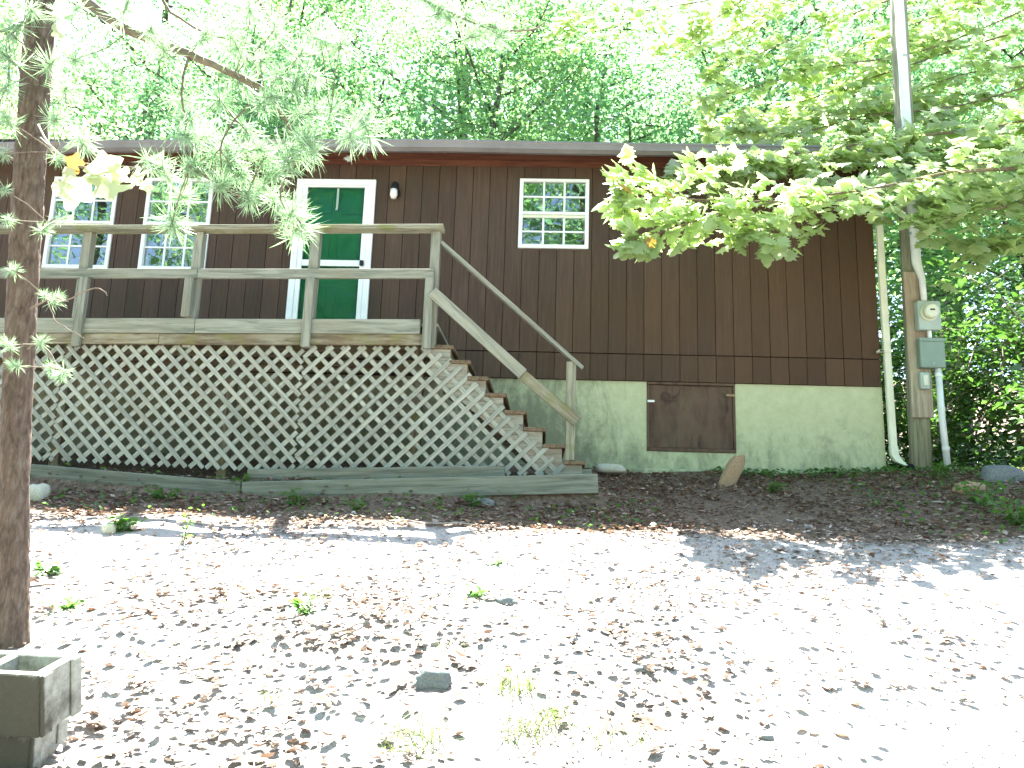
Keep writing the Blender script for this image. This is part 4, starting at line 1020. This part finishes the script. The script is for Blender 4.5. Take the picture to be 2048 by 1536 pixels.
for i, (px, py, s, rx, rz, mt) in enumerate([(205, 335, 70, .15, .3, 'vine'), (222, 372, 72, -.25, 2.2, 'vine'), (147, 375, 80, .3, 2.9, 'vine'), (273, 355, 46, .2, 2.7, 'vine'), (190, 352, 40, -.9, 1.2, 'vine'), (148, 327, 36, .5, 1.0, 'vine_orange'), (238, 345, 40, .8, 2.5, 'vine'), (292, 372, 28, .9, 2.0, 'vine'), (122, 20, 40, .3, 2, 'vine'), (118, 60, 34, .4, 1, 'vine')]):
    V, F = vine_leaf_mesh(i); c = at(px, py, yp(-.36)); sc = s/FPX*3.5
    me = mesh_np('leaf', V, F, mt, True, [i/9]*len(V))
    m = Matrix.Translation(c) @ Matrix.Rotation(math.radians(78)+rx, 4, 'X') @ Matrix.Rotation(rz, 4, 'Z') @ Matrix.Diagonal((sc*(.55 if i == 3 else 1), sc, sc, 1))
    link(bpy.data.objects.new('leaf', me), vine, m)

# ------------------------------------------------------------------ maple bough on the right
mp_ = thing('maple_tree', (7.4, -2.3, gz(7.4, -2.3)), 'bright green maple reaching in from the right in front of the roof', 'tree')
z0 = gz(7.4, -2.3)
MB().tube([(7.4, -2.3, z0-.2), (7.35, -2.3, z0+1.5), (7.2, -2.2, z0+3), (7.1, -2.1, z0+5), (6.9, -1.8, z0+8)], [.16, .14, .13, .11, .06], 12).build('trunk', 'bark', mp_, 0, True)
MBR = [([(2230, 300, -1.35), (2050, 335, -1.41), (1900, 345, -1.47), (1740, 378, -1.54), (1560, 402, -1.60), (1400, 440, -1.66), (1270, 478, -1.69)], .022, .004),
       ([(2230, 150, -.70), (2050, 240, -.70), (1850, 270, -.70), (1650, 300, -.70), (1480, 335, -.70), (1390, 350, -.70)], .020, .004),
       ([(2230, 20, 1.20), (2050, 60, 1.20), (1880, 110, 1.20), (1700, 170, 1.20), (1540, 225, 1.20), (1430, 255, 1.20)], .020, .004),
       ([(2150, -150, 1.20), (1950, -60, 1.20), (1750, 10, 1.20), (1580, 80, 1.20), (1440, 140, 1.20)], .020, .004),
       ([(2000, -260, 1.20), (1750, -120, 1.20), (1500, -20, 1.20), (1300, 20, 1.20), (1140, 45, 1.20)], .018, .004),
       ([(2230, 400, -1.16), (2100, 400, -1.16), (1980, 420, -1.23), (1880, 440, -1.29)], .014, .004),
       ([(2230, 480, -0.75), (2080, 470, -0.75), (1960, 500, -0.75)], .012, .004),
       ([(1740, 378, -1.54), (1640, 415, -1.57), (1560, 445, -1.60), (1505, 465, -1.63)], .008, .003),
       ([(1560, 402, -1.60), (1430, 400, -1.63), (1330, 395, -1.66), (1260, 385, -1.66)], .008, .003),
       ([(2230, 230, 0.70), (2080, 200, 0.70), (1900, 190, 0.70), (1760, 235, 0.70), (1620, 240, 0.70)], .012, .004),
       ([(2200, -60, 1.20), (2040, -20, 1.20), (1880, 30, 1.20), (1740, 80, 1.20), (1620, 140, 1.20)], .012, .004),
       ([(2230, 330, -.70), (2100, 300, -.70), (1960, 290, -.70), (1860, 320, -.70), (1780, 330, -.70)], .012, .004),
       ([(2230, 90, .9), (2060, 130, .9), (1920, 150, .9), (1800, 200, .9), (1720, 260, .8)], .012, .004),
       ([(2230, 180, .4), (2100, 250, .4), (2000, 270, .3), (1900, 240, .3)], .012, .004),
       ([(1900, 60, 1.5), (1760, 120, 1.5), (1650, 190, 1.4), (1560, 250, 1.3)], .012, .004),
       ([(1700, -60, 1.6), (1560, 10, 1.6), (1460, 70, 1.6), (1330, 90, 1.6)], .012, .004),
       ([(2230, -120, 1.4), (2080, -60, 1.4), (1950, 0, 1.4), (1850, 80, 1.4)], .012, .004),
       ([(2230, 280, -.6), (2060, 290, -.6), (1880, 300, -.6), (1700, 315, -.65), (1560, 330, -.7), (1450, 345, -.7)], .012, .004),
       ([(2230, 330, -.9), (2060, 350, -.9), (1900, 370, -.95), (1780, 385, -1.0), (1660, 380, -1.0)], .012, .004),
       ([(2100, 160, .5), (1900, 215, .5), (1740, 230, .5), (1600, 265, .45), (1490, 262, .4)], .012, .004),
       ([(2050, 20, 1.0), (1850, 100, 1.0), (1680, 130, 1.0), (1520, 170, 1.0), (1420, 200, 1.0)], .012, .004),
       ([(2230, 420, -.6), (2080, 400, -.6), (1960, 380, -.6), (1870, 400, -.6)], .012, .004),
       ([(1850, -200, 1.20), (1640, -90, 1.20), (1500, -10, 1.20), (1400, 60, 1.20)], .012, .004)]
LP = []; LT = []; LW = []
twm = MB()
for bi, b_ in enumerate(MBR):
    q = branch(b_[0], b_[1], b_[2], 7, 'twig', mp_); n = len(q)
    for i in range(2, n):
        k = i/n
        for s_ in range(3):
            bd = (q[min(i+1, n-1)]-q[i-1]).normalized(); side = bd.cross(Vector((0, 0, 1))).normalized()*rnd.choice((-1, 1))
            L = rnd.uniform(.18, .50)*(1.15-.55*k)
            L *= 1.25 if q[i].y > 0 else 1
            e = q[i]+(bd*rnd.uniform(.3, 1)+side*rnd.uniform(.1, .7)+Vector((0, 0, rnd.uniform(-.75, .75))))*L
            tq = limb(q[i], e, .004, .0015, 4, .15, rnd, 4, twm)
            for j in ((1, 2, 3, 4, 4) if q[i].y < -1 else (1, 2, 2, 3, 3, 4, 4)):
                for _ in range(2 if j == 4 else 1):
                    LP.append(tq[j]+Vector((rnd.gauss(0, .03), rnd.gauss(0, .03), rnd.gauss(0, .02)))); LT.append((e-q[i]).normalized()+Vector((rnd.uniform(-.6, .6), rnd.uniform(-.6, .6), rnd.uniform(-.6, .1))))
        if i == n-1:
            for _ in range(6): LP.append(q[i]+Vector((rnd.gauss(0, .05), rnd.gauss(0, .05), rnd.gauss(0, .04)))); LT.append(Vector((-1, rnd.uniform(-.6, .6), rnd.uniform(-.5, .2))))
tag(twm.build('twigs', 'twig', mp_), kind='stuff')
LM = []
Lt, Ft = lobed_template()
for sd2 in range(5):
    rr = np.random.default_rng(sd2); V = Lt.copy(); V[:, 2] += .10*np.sin(V[:, 0]*3+sd2)*V[:, 1]+rr.normal(size=len(V))*.012; V[:, 1] *= rr.uniform(.8, 1.05)
    if sd2 > 2: V[:, 1] = np.sign(V[:, 1])*np.minimum(np.abs(V[:, 1]), .30*np.sin(np.pi*np.clip(V[:, 0], 0, 1))**.6+.02)      # simpler oval leaves among the lobed ones
    LM.append(mesh_np('leaf', V, Ft, 'maple' if sd2 < 4 else 'maple', False, [sd2*.17]*len(V)))
odd = mesh_np('leaf', Lt, Ft, 'maple_odd', False, [.5]*len(Lt))
order = sorted(range(len(LP)), key=lambda i: (LP[i]-CAM).length); inview = []
for i in order:
    d = LP[i]-CAM; zc = d.dot(_w); u_ = 1024+FPX*d.dot(_r)/zc; v_ = 768-FPX*d.dot(_u)/zc
    inview.append(i if (0 < u_ < 2048 and v_ > 0) else -1)
single = [i for i in inview if i >= 0][:300]; ss = set(single); rest = [i for i in range(len(LP)) if i not in ss]
for c_, i in enumerate(single):
    t_ = LT[i].normalized(); up_ = Vector((rnd.gauss(0, .4), rnd.gauss(-.75, .4), 1)); up_ = (up_-t_*up_.dot(t_)).normalized(); b2 = up_.cross(t_)
    s = rnd.uniform(.13, .215); c = LP[i]
    m = Matrix(((t_.x*s, b2.x*s, up_.x*s, c.x), (t_.y*s, b2.y*s, up_.y*s, c.y), (t_.z*s, b2.z*s, up_.z*s, c.z), (0, 0, 0, 1)))
    link(bpy.data.objects.new('leaf', odd if c_ % 97 == 5 else LM[c_ % 5]), mp_, m)
rp_ = np.array([tuple(LP[i]) for i in rest]); rt_ = np.array([tuple(LT[i].normalized()) for i in rest])
tag(link(bpy.data.objects.new('foliage', leaves_mesh('foliage', rp_, .15, rng, 'maple', 'lobed', .6, rt_, lean=-.75))  , mp_), kind='stuff')

# ---- two dead leaves caught under the eave
for i, (px, py, s, lab) in enumerate([(690, 320, .12, 'pale dead leaf hanging under the eave above the green door'), (886, 305, .05, 'tiny pale dead leaf hanging under the eave right of the porch light')]):
    c = at(px, py, -.3); me = mesh_np('dead_leaf', Lt, Ft, 'litter', False, [.57]*len(Lt))
    me.materials[0] = M['palestone']
    m = Matrix.Translation(c) @ Matrix.Rotation(1.2, 4, 'X') @ Matrix.Rotation(.9, 4, 'Z') @ Matrix.Scale(s, 4)
    tag(link(bpy.data.objects.new('dead_leaf', me), None, m), lab, 'leaf', 'dead leaves caught under the eave')
